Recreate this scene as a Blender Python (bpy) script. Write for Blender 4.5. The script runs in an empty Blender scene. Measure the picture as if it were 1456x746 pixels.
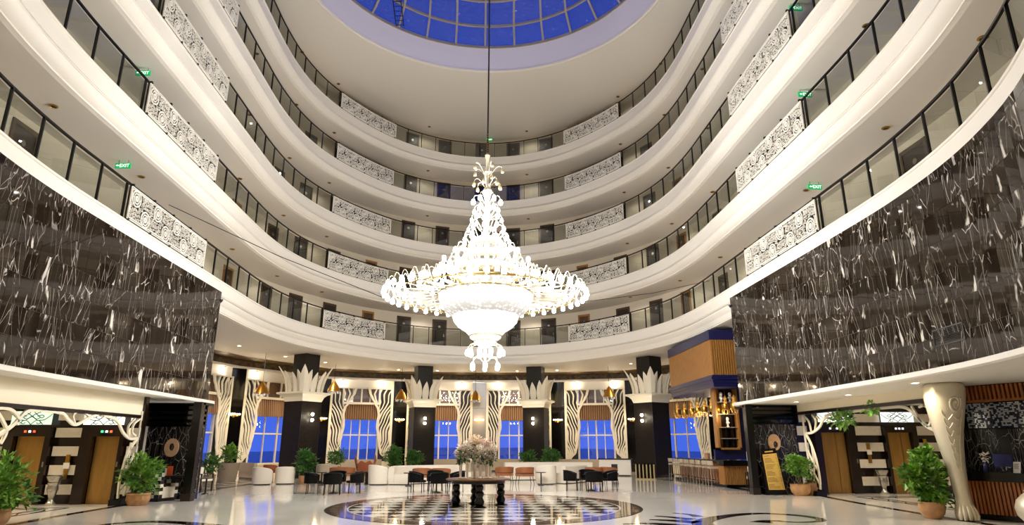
import bpy, math, random
from math import sin, cos, pi, radians, hypot, atan2, sqrt
from mathutils import Vector, Matrix

# ------------------------------------------------------------------ camera, sky, exposure
S = bpy.context.scene
COL = S.collection
cam = bpy.data.objects.new('camera', bpy.data.cameras.new('camera'))
COL.objects.link(cam)
cam.data.sensor_width = 36.0
cam.data.lens = 902.7 * 36.0 / 1456.0
cam.data.clip_end = 5000
cam.location = (0, 0, 1.65)
cam.rotation_euler = (radians(90 + 16.113), 0, radians(-2.8755))
S.camera = cam
S.view_settings.view_transform = 'Standard'
S.view_settings.look = 'None'
S.view_settings.gamma = 1
S.view_settings.exposure = 0.5
S.cycles.max_bounces = 8
S.cycles.diffuse_bounces = 4
S.cycles.glossy_bounces = 3
S.cycles.transparent_max_bounces = 12
S.cycles.sample_clamp_indirect = 6
S.cycles.caustics_reflective = False
S.cycles.caustics_refractive = False

W = bpy.data.worlds.new('dusk_sky'); S.world = W; W.use_nodes = True
nt = W.node_tree; nt.nodes.clear()
o_ = nt.nodes.new('ShaderNodeOutputWorld'); b_ = nt.nodes.new('ShaderNodeBackground')
r_ = nt.nodes.new('ShaderNodeValToRGB'); m_ = nt.nodes.new('ShaderNodeSeparateXYZ'); t_ = nt.nodes.new('ShaderNodeTexCoord')
nt.links.new(t_.outputs['Generated'], m_.inputs[0]); nt.links.new(m_.outputs[2], r_.inputs[0])
nt.links.new(r_.outputs[0], b_.inputs[0]); nt.links.new(b_.outputs[0], o_.inputs[0])
r_.color_ramp.elements[0].position = 0.0; r_.color_ramp.elements[0].color = (0.068, 0.155, 0.82, 1)
r_.color_ramp.elements[1].position = 0.75; r_.color_ramp.elements[1].color = (0.004, 0.024, 0.25, 1)
e_ = r_.color_ramp.elements.new(0.12); e_.color = (0.06, 0.14, 0.76, 1)
b_.inputs[1].default_value = 0.74

LAMP = 20.0         # radiance of the chandelier lamps
CHAND_W = 195.0    # watts of each bright lamp inside the chandelier
GALLERY_W = 46.0   # watts of each fill spot added at the dark gallery fittings
LOBBY_W = 95.0     # watts of each lobby downlight

random.seed(7)
R = random.Random(11)

# ------------------------------------------------------------------ helpers
def lin(c):
    return tuple((x / 12.92 if x <= 0.04045 else ((x + 0.055) / 1.055) ** 2.4) for x in c)
def hx(h):
    return lin(tuple(int(h[i:i + 2], 16) / 255 for i in (0, 2, 4)))

MATS = {}
def mat(name, color, rough=0.5, metal=0.0, emit=0.0, spec=0.5, noise=0.0, nscale=8.0, bump=0.0, coat=0.0, stretch=None, color2=None):
    """principled material; noise mixes color with color2 (or a darker tone) over object space"""
    m = bpy.data.materials.new(name); m.use_nodes = True
    n = m.node_tree.nodes; l = m.node_tree.links; p = n['Principled BSDF']
    c = hx(color) if isinstance(color, str) else color
    p.inputs['Base Color'].default_value = (*c, 1); p.inputs['Roughness'].default_value = rough
    p.inputs['Metallic'].default_value = metal; p.inputs['Specular IOR Level'].default_value = spec
    p.inputs['Coat Weight'].default_value = coat
    if emit:
        p.inputs['Emission Color'].default_value = (*c, 1); p.inputs['Emission Strength'].default_value = emit
    if noise or bump:
        tc = n.new('ShaderNodeTexCoord'); mp = n.new('ShaderNodeMapping'); nz = n.new('ShaderNodeTexNoise')
        l.new(tc.outputs['Object'], mp.inputs[0]); l.new(mp.outputs[0], nz.inputs['Vector'])
        if stretch: mp.inputs['Scale'].default_value = stretch
        nz.inputs['Scale'].default_value = nscale; nz.inputs['Detail'].default_value = 4
        if noise:
            mx = n.new('ShaderNodeMix'); mx.data_type = 'RGBA'
            c2 = (hx(color2) if isinstance(color2, str) else color2) or tuple(x * (1 - noise) for x in c)
            rp = n.new('ShaderNodeValToRGB'); rp.color_ramp.elements[0].position = 0.35; rp.color_ramp.elements[1].position = 0.65
            l.new(nz.outputs[0], rp.inputs[0]); l.new(rp.outputs[0], mx.inputs[0])
            mx.inputs[6].default_value = (*c, 1); mx.inputs[7].default_value = (*c2, 1)
            l.new(mx.outputs[2], p.inputs['Base Color'])
        if bump:
            bp = n.new('ShaderNodeBump'); bp.inputs['Strength'].default_value = bump; bp.inputs['Distance'].default_value = 0.02
            l.new(nz.outputs[0], bp.inputs['Height']); l.new(bp.outputs[0], p.inputs['Normal'])
    MATS[name] = m
    return m

def glass(name, tint, gloss, rough=0.0, bump=0.0, bscale=3.0):
    m = bpy.data.materials.new(name); m.use_nodes = True
    n = m.node_tree.nodes; l = m.node_tree.links; n.clear()
    o = n.new('ShaderNodeOutputMaterial'); mx = n.new('ShaderNodeMixShader'); t = n.new('ShaderNodeBsdfTransparent'); g = n.new('ShaderNodeBsdfGlossy')
    t.inputs[0].default_value = (*tint, 1); g.inputs[0].default_value = (1, 1, 1, 1); g.inputs['Roughness'].default_value = rough
    mx.inputs[0].default_value = gloss
    l.new(t.outputs[0], mx.inputs[1]); l.new(g.outputs[0], mx.inputs[2]); l.new(mx.outputs[0], o.inputs[0])
    if bump:
        tc = n.new('ShaderNodeTexCoord'); nz = n.new('ShaderNodeTexNoise'); b = n.new('ShaderNodeBump')
        nz.inputs['Scale'].default_value = bscale; nz.inputs['Detail'].default_value = 3
        l.new(tc.outputs['Object'], nz.inputs['Vector']); l.new(nz.outputs[0], b.inputs['Height'])
        b.inputs['Strength'].default_value = bump; b.inputs['Distance'].default_value = 0.3; l.new(b.outputs[0], g.inputs['Normal'])
    MATS[name] = m
    return m

def marble(name, base, base2, vein, vscale, density, rough, zstretch=0.45, per_object=True, blotch=0.66, spec=0.5):
    """dark veined stone; each slab takes its own cut from the block"""
    m = bpy.data.materials.new(name); m.use_nodes = True
    n = m.node_tree.nodes; l = m.node_tree.links; p = n['Principled BSDF']
    tc = n.new('ShaderNodeTexCoord'); oi = n.new('ShaderNodeObjectInfo'); mp = n.new('ShaderNodeMapping')
    l.new(tc.outputs['Object'], mp.inputs[0])
    mp.inputs['Scale'].default_value = (1, 1, zstretch)
    if per_object:
        mu = n.new('ShaderNodeMath'); mu.operation = 'MULTIPLY'; mu.inputs[1].default_value = 97.0
        l.new(oi.outputs['Random'], mu.inputs[0])
        cb = n.new('ShaderNodeCombineXYZ'); l.new(mu.outputs[0], cb.inputs[0]); l.new(mu.outputs[0], cb.inputs[1]); l.new(mu.outputs[0], cb.inputs[2])
        l.new(cb.outputs[0], mp.inputs['Location'])
    if per_object:
        rt = n.new('ShaderNodeMath'); rt.operation = 'MULTIPLY_ADD'; rt.inputs[1].default_value = 1.5; rt.inputs[2].default_value = -0.75; l.new(oi.outputs['Random'], rt.inputs[0])
        rc = n.new('ShaderNodeCombineXYZ'); l.new(rt.outputs[0], rc.inputs[1]); l.new(rc.outputs[0], mp.inputs['Rotation'])
    wn = n.new('ShaderNodeTexNoise'); wn.inputs['Scale'].default_value = 1.7 * vscale / 3; wn.inputs['Detail'].default_value = 5
    l.new(mp.outputs[0], wn.inputs['Vector'])
    ad = n.new('ShaderNodeVectorMath'); ad.operation = 'MULTIPLY_ADD'; ad.inputs[1].default_value = (0.22, 0.22, 0.22)
    l.new(wn.outputs['Color'], ad.inputs[0]); l.new(mp.outputs[0], ad.inputs[2])
    vo = n.new('ShaderNodeTexVoronoi'); vo.feature = 'DISTANCE_TO_EDGE'; vo.inputs['Scale'].default_value = vscale
    l.new(ad.outputs[0], vo.inputs['Vector'])
    rp = n.new('ShaderNodeValToRGB'); rp.color_ramp.elements[0].position = 0.0; rp.color_ramp.elements[0].color = (1, 1, 1, 1)
    rp.color_ramp.elements[1].position = 0.016; rp.color_ramp.elements[1].color = (0, 0, 0, 1)
    l.new(vo.outputs['Distance'], rp.inputs[0])
    ms = n.new('ShaderNodeTexNoise'); ms.inputs['Scale'].default_value = vscale * 0.5; ms.inputs['Detail'].default_value = 2
    l.new(mp.outputs[0], ms.inputs['Vector'])
    r2 = n.new('ShaderNodeValToRGB'); r2.color_ramp.elements[0].position = density; r2.color_ramp.elements[1].position = density + 0.12
    l.new(ms.outputs[0], r2.inputs[0])
    k = n.new('ShaderNodeMath'); k.operation = 'MULTIPLY'; l.new(rp.outputs[0], k.inputs[0]); l.new(r2.outputs[0], k.inputs[1])
    # finer, straighter hairlines lying across the bold veins
    m2 = n.new('ShaderNodeMapping'); m2.inputs['Rotation'].default_value = (0.0, 0.5, 0.0); m2.inputs['Scale'].default_value = (1.0, 1.0, 0.35); l.new(mp.outputs[0], m2.inputs[0])
    a2 = n.new('ShaderNodeVectorMath'); a2.operation = 'MULTIPLY_ADD'; a2.inputs[1].default_value = (0.16, 0.16, 0.16); l.new(wn.outputs['Color'], a2.inputs[0]); l.new(m2.outputs[0], a2.inputs[2])
    v2 = n.new('ShaderNodeTexVoronoi'); v2.feature = 'DISTANCE_TO_EDGE'; v2.inputs['Scale'].default_value = vscale * 2.5; l.new(a2.outputs[0], v2.inputs['Vector'])
    q2 = n.new('ShaderNodeValToRGB'); q2.color_ramp.elements[0].color = (0.8, 0.8, 0.8, 1); q2.color_ramp.elements[1].position = 0.022; q2.color_ramp.elements[1].color = (0, 0, 0, 1); l.new(v2.outputs['Distance'], q2.inputs[0])
    n3 = n.new('ShaderNodeTexNoise'); n3.inputs['Scale'].default_value = vscale * 0.35; n3.inputs['Detail'].default_value = 1; l.new(m2.outputs[0], n3.inputs['Vector'])
    q3 = n.new('ShaderNodeValToRGB'); q3.color_ramp.elements[0].position = 0.40; q3.color_ramp.elements[1].position = 0.6; l.new(n3.outputs[0], q3.inputs[0])
    k2 = n.new('ShaderNodeMath'); k2.operation = 'MULTIPLY'; l.new(q2.outputs[0], k2.inputs[0]); l.new(q3.outputs[0], k2.inputs[1])
    k3 = n.new('ShaderNodeMath'); k3.operation = 'MAXIMUM'; l.new(k.outputs[0], k3.inputs[0]); l.new(k2.outputs[0], k3.inputs[1]); k = k3
    bl = n.new('ShaderNodeTexNoise'); bl.inputs['Scale'].default_value = vscale * 0.9; bl.inputs['Detail'].default_value = 6; bl.inputs['Distortion'].default_value = 1.2
    l.new(ad.outputs[0], bl.inputs['Vector'])
    r3 = n.new('ShaderNodeValToRGB'); r3.color_ramp.elements[0].position = blotch; r3.color_ramp.elements[1].position = blotch + 0.05
    l.new(bl.outputs[0], r3.inputs[0])
    mxx = n.new('ShaderNodeMath'); mxx.operation = 'MAXIMUM'; l.new(k.outputs[0], mxx.inputs[0]); l.new(r3.outputs[0], mxx.inputs[1])
    c1 = n.new('ShaderNodeMix'); c1.data_type = 'RGBA'; c1.inputs[6].default_value = (*base, 1); c1.inputs[7].default_value = (*base2, 1)
    l.new(wn.outputs[0], c1.inputs[0])
    c2 = n.new('ShaderNodeMix'); c2.data_type = 'RGBA'; l.new(mxx.outputs[0], c2.inputs[0]); l.new(c1.outputs[2], c2.inputs[6]); c2.inputs[7].default_value = (*vein, 1)
    l.new(c2.outputs[2], p.inputs['Base Color']); p.inputs['Roughness'].default_value = rough; p.inputs['Specular IOR Level'].default_value = spec
    MATS[name] = m
    return m

def xf(o):
    m = Matrix.Identity(4)
    while o is not None:
        m = o.matrix_basis @ m if o.matrix_basis != Matrix.Identity(4) else m
        o = o.parent
    return m

class MB:
    def __init__(s): s.v = []; s.f = []
    def add(s, v, f):
        k = len(s.v); s.v += [tuple(p) for p in v]; s.f += [tuple(i + k for i in q) for q in f]; return s
    def box(s, x0, y0, z0, x1, y1, z1):
        return s.add([(x0, y0, z0), (x1, y0, z0), (x1, y1, z0), (x0, y1, z0), (x0, y0, z1), (x1, y0, z1), (x1, y1, z1), (x0, y1, z1)],
                     [(0, 3, 2, 1), (4, 5, 6, 7), (0, 1, 5, 4), (1, 2, 6, 5), (2, 3, 7, 6), (3, 0, 4, 7)])
    def hexa(s, lo, hi):
        """two quads (4 points each) joined"""
        return s.add(list(lo) + list(hi), [(0, 3, 2, 1), (4, 5, 6, 7), (0, 1, 5, 4), (1, 2, 6, 5), (2, 3, 7, 6), (3, 0, 4, 7)])
    def bar(s, a, b, w, h, up=(0, 0, 1)):
        a = Vector(a); b = Vector(b); d = (b - a).normalized(); u = Vector(up)
        if abs(d.dot(u)) > 0.98: u = Vector((0, 1, 0))
        x = d.cross(u).normalized() * w / 2; y = x.cross(d).normalized() * h / 2
        return s.hexa([a - x - y, a + x - y, a + x + y, a - x + y], [b - x - y, b + x - y, b + x + y, b - x + y])
    def loft(s, rings, closed=True, cap=True, loop=False):
        n = len(rings[0]); v = [p for r in rings for p in r]; f = []
        m = len(rings)
        for i in range(m if loop else m - 1):
            a = i * n; b = ((i + 1) % m) * n
            for j in range(n if closed else n - 1):
                j2 = (j + 1) % n; f.append((a + j, a + j2, b + j2, b + j))
        if cap and closed and not loop:
            f.append(tuple(range(n - 1, -1, -1))); f.append(tuple((m - 1) * n + j for j in range(n)))
        return s.add(v, f)
    def lathe(s, prof, c=(0, 0, 0), n=16, sx=1.0, sy=1.0):
        return s.loft([[(c[0] + r * cos(2 * pi * j / n) * sx, c[1] + r * sin(2 * pi * j / n) * sy, c[2] + z) for j in range(n)] for r, z in prof])
    def tube(s, pts, r, n=6):
        pts = [Vector(p) for p in pts]; rings = []; m = len(pts)
        t = (pts[1] - pts[0]).normalized(); u = t.orthogonal().normalized()
        for i, p in enumerate(pts):
            t2 = (pts[min(i + 1, m - 1)] - pts[max(i - 1, 0)]).normalized()
            u = (u - t2 * u.dot(t2)).normalized(); w = t2.cross(u)
            rr = r[i] if isinstance(r, (list, tuple)) else r
            rings.append([p + (u * cos(2 * pi * j / n) + w * sin(2 * pi * j / n)) * rr for j in range(n)])
        return s.loft(rings)
    def sph(s, c, r, n=10, m=6, sz=1.0):
        return s.lathe([(max(r * sin(pi * i / m), 0.0008), -r * cos(pi * i / m) * sz) for i in range(m + 1)], c, n)
    def prism(s, poly, z0, z1):
        n = len(poly)
        return s.loft([[(x, y, z0) for x, y in poly], [(x, y, z1) for x, y in poly]])
    def slab(s, poly3, d):
        """thick sheet: a polygon in space and the same moved by d"""
        d = Vector(d)
        return s.loft([[Vector(p) for p in poly3], [Vector(p) + d for p in poly3]])
    def strip(s, left, right, d):
        """thick ribbon between two polylines, thickness vector(s) d"""
        n = len(left); rings = []
        for i in range(n):
            dd = Vector(d[i]) if isinstance(d[0], (list, tuple, Vector)) else Vector(d)
            a = Vector(left[i]); b = Vector(right[i]); rings.append([a, b, b + dd, a + dd])
        return s.loft(rings)
    def build(s, name, m, parent=None, world=False, smooth=True, ang=0.6, kind=None, label=None):
        me = bpy.data.meshes.new(name)
        v = s.v
        if parent is not None and world:
            inv = xf(parent).inverted(); v = [inv @ Vector(p) for p in v]
        me.from_pydata([tuple(p) for p in v], [], s.f)
        me.materials.append(MATS[m] if isinstance(m, str) else m)
        if smooth:
            me.polygons.foreach_set('use_smooth', [True] * len(me.polygons)); me.set_sharp_from_angle(angle=ang)
        me.update()
        o = bpy.data.objects.new(name, me); COL.objects.link(o)
        if parent is not None: o.parent = parent
        if kind: o['kind'] = kind
        if label: o['label'] = label
        return o

def tag(o, label, cat, group=None, kind=None):
    o['label'] = label; o['category'] = cat
    if group: o['group'] = group
    if kind: o['kind'] = kind
    return o
def thing(name, label, cat, loc=(0, 0, 0), rz=0.0, group=None):
    o = bpy.data.objects.new(name, None); COL.objects.link(o); o.empty_display_size = 0.1
    o.location = loc; o.rotation_euler = (0, 0, rz)
    o.matrix_basis = Matrix.Translation(loc) @ Matrix.Rotation(rz, 4, 'Z')
    return tag(o, label, cat, group)
def dup(root, loc, rz=0.0, label=None, group=None, sc=None):
    def cp(o, par):
        c = o.copy(); COL.objects.link(c)
        if par is not None: c.parent = par
        for ch in KIDS.get(o.name, ()): cp(ch, c)
        return c
    r = cp(root, None); r.matrix_basis = Matrix.Translation(loc) @ Matrix.Rotation(rz, 4, 'Z')
    if sc: r.scale = sc
    if label: r['label'] = label
    if group: r['group'] = group
    return r
KIDS = {}
def index_kids():
    KIDS.clear()
    for o in bpy.data.objects:
        if o.parent: KIDS.setdefault(o.parent.name, []).append(o)
def place(mesh_obj, name, parent, m, first=[None]):
    c = mesh_obj.copy(); COL.objects.link(c); c.name = name; c.parent = parent; c.matrix_basis = m
    return c
def struct(o): o['kind'] = 'structure'; return o

def light(name, kind, loc, watts, color=(1, 0.86, 0.68), size=0.1, rot=None, spot=None, blend=0.6):
    d = bpy.data.lights.new(name, kind); d.energy = watts; d.color = color
    if kind in ('POINT', 'SPOT'): d.shadow_soft_size = size
    if kind == 'SPOT': d.spot_size = spot or 2.2; d.spot_blend = blend
    if kind == 'AREA': d.shape = 'DISK'; d.size = size
    o = bpy.data.objects.new(name, d); COL.objects.link(o); o.location = loc
    if rot: o.rotation_euler = rot
    return o

# ------------------------------------------------------------------ plan of the atrium: an oval
QP = [(0, 19.55), (2, 19.25), (3.3, 18.75), (4.6, 18.0), (5.85, 16.95), (7.2, 15.35), (8.45, 13.4), (9.2, 11.75), (9.75, 9.7), (10.03, 7.3), (10.08, 4.5), (10.08, 0)]
CY = 21.5
def oval():
    b = [(x, -y) for x, y in QP[::-1][1:]]; c = [(-x, y) for x, y in b[::-1][1:]]; d = [(-x, y) for x, y in QP[::-1][1:-1]]
    P = [Vector(p) for p in QP + b + c + d]; n = len(P); out = []
    for i in range(n):
        p0, p1, p2, p3 = P[i - 1], P[i], P[(i + 1) % n], P[(i + 2) % n]
        d1 = (p2 - p1).length
        t1 = (p2 - p0) / (d1 + (p1 - p0).length) * d1; t2 = (p3 - p1) / ((p3 - p2).length + d1) * d1
        for k in range(20):
            t = k / 20
            out.append((2 * t**3 - 3 * t * t + 1) * p1 + (t**3 - 2 * t * t + t) * t1 + (-2 * t**3 + 3 * t * t) * p2 + (t**3 - t * t) * t2)
    return out
TP = oval(); NP_ = len(TP)
TN = []
for i in range(NP_):
    d = TP[(i + 1) % NP_] - TP[i - 1]; v = Vector((-d.y, d.x)).normalized(); TN.append(v)
if TN[0].y < 0: TN = [-v for v in TN]
TS = [0.0]
for i in range(NP_): TS.append(TS[-1] + (TP[(i + 1) % NP_] - TP[i]).length)
LEN = TS[-1]
import bisect
def G(s, off=0.0, z=0.0):
    """point of the oval: s metres from the far tip (right positive), off metres outwards"""
    s = s % LEN; i = min(bisect.bisect_right(TS, s) - 1, NP_ - 1); j = (i + 1) % NP_
    t = (s - TS[i]) / (TS[i + 1] - TS[i]); p = TP[i].lerp(TP[j], t); n = TN[i].lerp(TN[j], t).normalized()
    return Vector((p.x + n.x * off, p.y + n.y * off + CY, z))
def GN(s):
    s = s % LEN; i = min(bisect.bisect_right(TS, s) - 1, NP_ - 1); return Vector((TN[i].x, TN[i].y, 0))
def rot_of(s):
    """z rotation whose local -y faces into the atrium and local x runs along the curve"""
    n = GN(s); return atan2(n.y, n.x) - pi / 2
def frange(a, b, step):
    n = max(1, int(round((b - a) / step))); return [a + (b - a) * i / n for i in range(n + 1)]
def ring(prof, s0=None, s1=None, step=0.55):
    """profile (off, z) carried along the oval"""
    mb = MB()
    if s0 is None:
        ss = [LEN * i / 200 for i in range(200)]
        mb.loft([[G(s, o, z) for o, z in prof] for s in ss], closed=False, loop=True)
    else:
        mb.loft([[G(s, o, z) for o, z in prof] for s in frange(s0, s1, step)], closed=False)
    return mb
ZF = [7.79 + 3.35 * i for i in range(5)]
TOP = 23.6

# ------------------------------------------------------------------ materials
mat('grout', '77695a', 0.7)
mat('reveal_dark', '241a12', 0.5)
mat('plaster', 'ece6dc', 0.55)
mat('drum_sky_tint', 'd3cfe0', 0.55)  # lavender of the sky light put into the drum colour
mat('soffit_paint', 'e4ded4', 0.6)
mat('gallery_wall', 'd9cdb9', 0.6)
mat('gallery_floor', '8a7560', 0.4)
mat('cream_plaster', 'efe3c8', 0.5)
mat('black_metal', '0b0b0c', 0.35, 0.3)
mat('white_lacquer', 'f4efe4', 0.35)
mat('cream_lacquer', 'efe6cf', 0.35)
mat('door_wood', '5c452d', 0.4, noise=0.35, nscale=3, stretch=(6, 6, 0.6))
mat('door_dark', '2a2019', 0.4)
mat('brass', 'b58a3c', 0.28, 1.0)
mat('gold_paint', 'b9a57c', 0.38, 0.85)
mat('chrome', 'c9c9c9', 0.15, 1.0)
mat('black_stone', '0f0d0b', 0.22, noise=0.5, nscale=5, spec=0.35)
mat('column_granite', '16120f', 0.38, noise=0.5, nscale=30, spec=0.12, color2='2b251e')
mat('column_upper', '1d1914', 0.35, spec=0.3)
mat('pier_black', '0a0807', 0.1)
mat('pier_grey', '8d8478', 0.25)
mat('rock', '6b5024', 0.5, noise=1, nscale=4, color2='241a0c', bump=0.9)
mat('steel_mullion', '9c9286', 0.4)
mat('window_white', 'e9e2d3', 0.4)
mat('wood_slat', 'b07a3c', 0.4, noise=0.35, nscale=4, stretch=(8, 8, 0.7))
mat('wood_red', 'a8642f', 0.4, noise=0.3, nscale=4, stretch=(8, 8, 0.7))
mat('wood_gap', '1c0f07', 0.6)
mat('navy', '191a4a', 0.35)
mat('bronze_door', 'a37c3e', 0.35, 0.55, noise=0.2, nscale=2, stretch=(4, 4, 0.5))
mat('bronze_dark', '3b2c1c', 0.22, 0.7)
mat('lift_brown', '1e120b', 0.2, noise=0.4, nscale=6)
mat('terracotta', 'b98a5c', 0.7, noise=0.25, nscale=7, bump=0.2)
mat('pot_taupe', '8f7f68', 0.6)
mat('soil', '22170f', 0.9)
mat('leaf', '2f6a1e', 0.42, noise=0.6, nscale=3.5, color2='86b040')
mat('leaf_dark', '27521f', 0.45, noise=0.6, nscale=3.0, color2='4f8232')
mat('twig', '6d5a3c', 0.8)
mat('boucle', 'e6dccb', 0.9, bump=0.3, nscale=60)
mat('taupe_fabric', 'b3a48d', 0.85, bump=0.2, nscale=50)
mat('tan_leather', '9c5f38', 0.45, noise=0.25, nscale=3)
mat('rust_velvet', '8f4a26', 0.7)
mat('wicker_black', '080706', 0.85, spec=0.15, bump=0.6, nscale=70)
mat('dark_wood', '1a0f09', 0.3)
mat('table_wood', '6b4626', 0.3, noise=0.3, nscale=3, stretch=(1, 6, 1))
mat('check_fabric_dark', '141212', 0.8)
mat('check_fabric_light', 'd8cdb8', 0.8)
mat('orange_card', 'd2521c', 0.5)
mat('petal_white', 'f3e8da', 0.6, noise=0.3, nscale=6, color2='f0e6d8')
mat('petal_pink', 'cf9f98', 0.6, noise=0.4, nscale=6, color2='f0e2d6')
mat('petal_peach', 'efd9bd', 0.6)
mat('vase_glass', 'e4d3c2', 0.08, 0.0, spec=0.8)
mat('silver', 'a9a49a', 0.25, 0.9)
mat('paper', 'e9e6df', 0.6)
mat('ink', '2a241c', 0.7)
mat('menu_gold', 'd3ad58', 0.45, 0.15)
mat('disc_cream', 'c9a27c', 0.35, noise=0.15)
mat('stained_glass', 'cfe6cf', 0.3, emit=0.75)
mat('stained_white', 'eaf3ea', 0.3, emit=0.9)
mat('exit_green', '0a8a4c', 0.4, emit=0.9)
mat('exit_white', 'e8fff0', 0.4, emit=1.3)
mat('display_red', 'ff5a2a', 0.4, emit=1.2)
mat('display_green', '3dff9a', 0.4, emit=1.2)
mat('display_white', 'f4f2ff', 0.4, emit=1.3)
mat('lamp_white', (1.0, 0.97, 0.93), 0.3, emit=LAMP)
mat('lamp_glass_off', 'd8c7a2', 0.15, 0.6)
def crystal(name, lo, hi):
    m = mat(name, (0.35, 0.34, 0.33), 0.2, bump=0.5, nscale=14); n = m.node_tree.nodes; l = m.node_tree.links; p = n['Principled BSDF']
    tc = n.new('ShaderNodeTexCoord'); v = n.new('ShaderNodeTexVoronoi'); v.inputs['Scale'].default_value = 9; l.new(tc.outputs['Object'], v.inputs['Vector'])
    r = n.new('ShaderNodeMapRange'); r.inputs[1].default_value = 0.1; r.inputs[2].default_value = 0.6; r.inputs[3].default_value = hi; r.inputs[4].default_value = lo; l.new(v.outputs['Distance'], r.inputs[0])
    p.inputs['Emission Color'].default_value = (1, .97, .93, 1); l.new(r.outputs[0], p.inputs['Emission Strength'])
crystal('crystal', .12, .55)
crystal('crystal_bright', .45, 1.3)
mat('gilt', 'e9c878', 0.25, 1.0, emit=0.0)
mat('champagne', 'efe4cc', 0.25, 0.55)
mat('lamp_warm', (1.0, 0.80, 0.50), 0.3, emit=14)
mat('downlight_glow', (1.0, 0.86, 0.62), 0.3, emit=18)
mat('lantern_glass', 'd9a552', 0.2, 0.5, emit=0.12)
mat('shade_cloth', '7a5a3c', 0.7)
mat('pendant_brass', 'a4742c', 0.3, 0.85)
mat('sea', (0.010, 0.035, 0.20), 0.25)
mat('terrace', '1a1c30', 0.7)
mat('vent_black', '1a1816', 0.5)
mat('dark_glass', '0a0a0c', 0.05)
glass('rail_glass', (0.50, 0.52, 0.48), 0.09)
glass('window_glass', (0.93, 0.95, 0.98), 0.06)
glass('skylight_glass', (0.88, 0.90, 0.96), 0.09, 0.0, bump=1.0, bscale=5.0)
marble('marquina', (0.007, 0.0045, 0.003), (0.030, 0.019, 0.012), (0.70, 0.65, 0.58), 2.5, 0.54, 0.04, 0.4, True, 0.645, spec=0.55)
marble('marquina_wall', (0.007, 0.006, 0.006), (0.018, 0.014, 0.012), (0.60, 0.57, 0.53), 4.4, 0.36, 0.25, 0.5, False, 0.74)
marble('check_dark', (0.06, 0.042, 0.027), (0.14, 0.10, 0.065), (0.25, 0.2, 0.15), 3.0, 0.62, 0.06, 1.0, True, 0.85)
marble('ring_brown', (0.13, 0.085, 0.058), (0.22, 0.15, 0.105), (0.35, 0.28, 0.22), 2.5, 0.6, 0.07, 1.0, True, 0.85)
marble('check_light', (0.80, 0.75, 0.65), (0.70, 0.63, 0.52), (0.62, 0.55, 0.44), 1.5, 0.6, 0.06, 1.0, True, 0.9)
marble('floor_cream', (0.82, 0.78, 0.70), (0.74, 0.69, 0.60), (0.66, 0.60, 0.51), 0.8, 0.58, 0.07, 1.0, False, 0.9)
def stripes(name, c1, c2, scale, axis='X'):
    m = bpy.data.materials.new(name); m.use_nodes = True; n = m.node_tree.nodes; l = m.node_tree.links; p = n['Principled BSDF']
    tc = n.new('ShaderNodeTexCoord'); w = n.new('ShaderNodeTexWave'); w.bands_direction = axis; w.inputs['Scale'].default_value = scale
    rp = n.new('ShaderNodeValToRGB'); rp.color_ramp.interpolation = 'CONSTANT'; rp.color_ramp.elements[0].color = (*hx(c1), 1); rp.color_ramp.elements[1].color = (*hx(c2), 1); rp.color_ramp.elements[1].position = 0.5
    l.new(tc.outputs['Object'], w.inputs[0]); l.new(w.outputs[0], rp.inputs[0]); l.new(rp.outputs[0], p.inputs['Base Color']); p.inputs['Roughness'].default_value = 0.75
    MATS[name] = m
stripes('shade_stripe', '6d4c31', 'a98563', 2.1)

# ================================================================== STRUCTURE: galleries
for i, zf in enumerate(ZF):
    dz = 1.14 if i == 0 else 1.0
    prof = [(0.30, zf + 0.02), (-0.03, zf + 0.02), (-0.03, zf - 0.035), (0.0, zf - 0.045), (0.0, zf - 0.50), (0.03, zf - 0.505), (0.03, zf - 0.53), (0.13, zf - 0.56), (0.15, zf - 0.61),
            (0.12, zf - 0.65), (-0.07, zf - 0.66), (-0.09, zf - 0.675), (-0.09, zf - 0.71), (-0.06, zf - 0.76), (0.0, zf - 0.83), (0.07, zf - 0.89), (0.14, zf - dz + 0.07), (0.17, zf - dz + .06), (0.17, zf - dz + 0.02), (0.24, zf - dz + .015), (0.30, zf - dz)]
    if i == 0:     # above the marble walls the first fascia is a plain band
        struct(ring(prof, -21.5, 21.5).build('trim_1', 'plaster', ang=0.35))
        struct(ring(prof[:5][:-1] + [(0.0, zf - 0.39), (0.06, zf - 0.39), (0.30, zf - 0.39), (.30, zf - dz)], 21.45, LEN - 21.45).build('trim_1_side', 'plaster', ang=0.35))
    else: struct(ring(prof).build('trim_%d' % (i + 1), 'plaster', ang=0.35))
    struct(ring([(0.30, zf - dz), (2.4 if i else 4.6, zf - dz)]).build('ceiling_%d' % (i + 1), 'soffit_paint'))
    struct(ring([(0.25, zf), (2.4, zf)]).build('floor_%d' % (i + 2), 'gallery_floor'))
    top = zf + 2.36 if i < 4 else TOP
    struct(ring([(2.2, zf), (2.2, top)]).build('wall_gallery_%d' % (i + 1), 'gallery_wall'))
    struct(ring([(2.19, zf), (2.17, zf + 0.01), (2.17, zf + 0.12), (2.19, zf + 0.13)]).build('baseboard_%d' % (i + 1), 'door_wood'))

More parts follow.
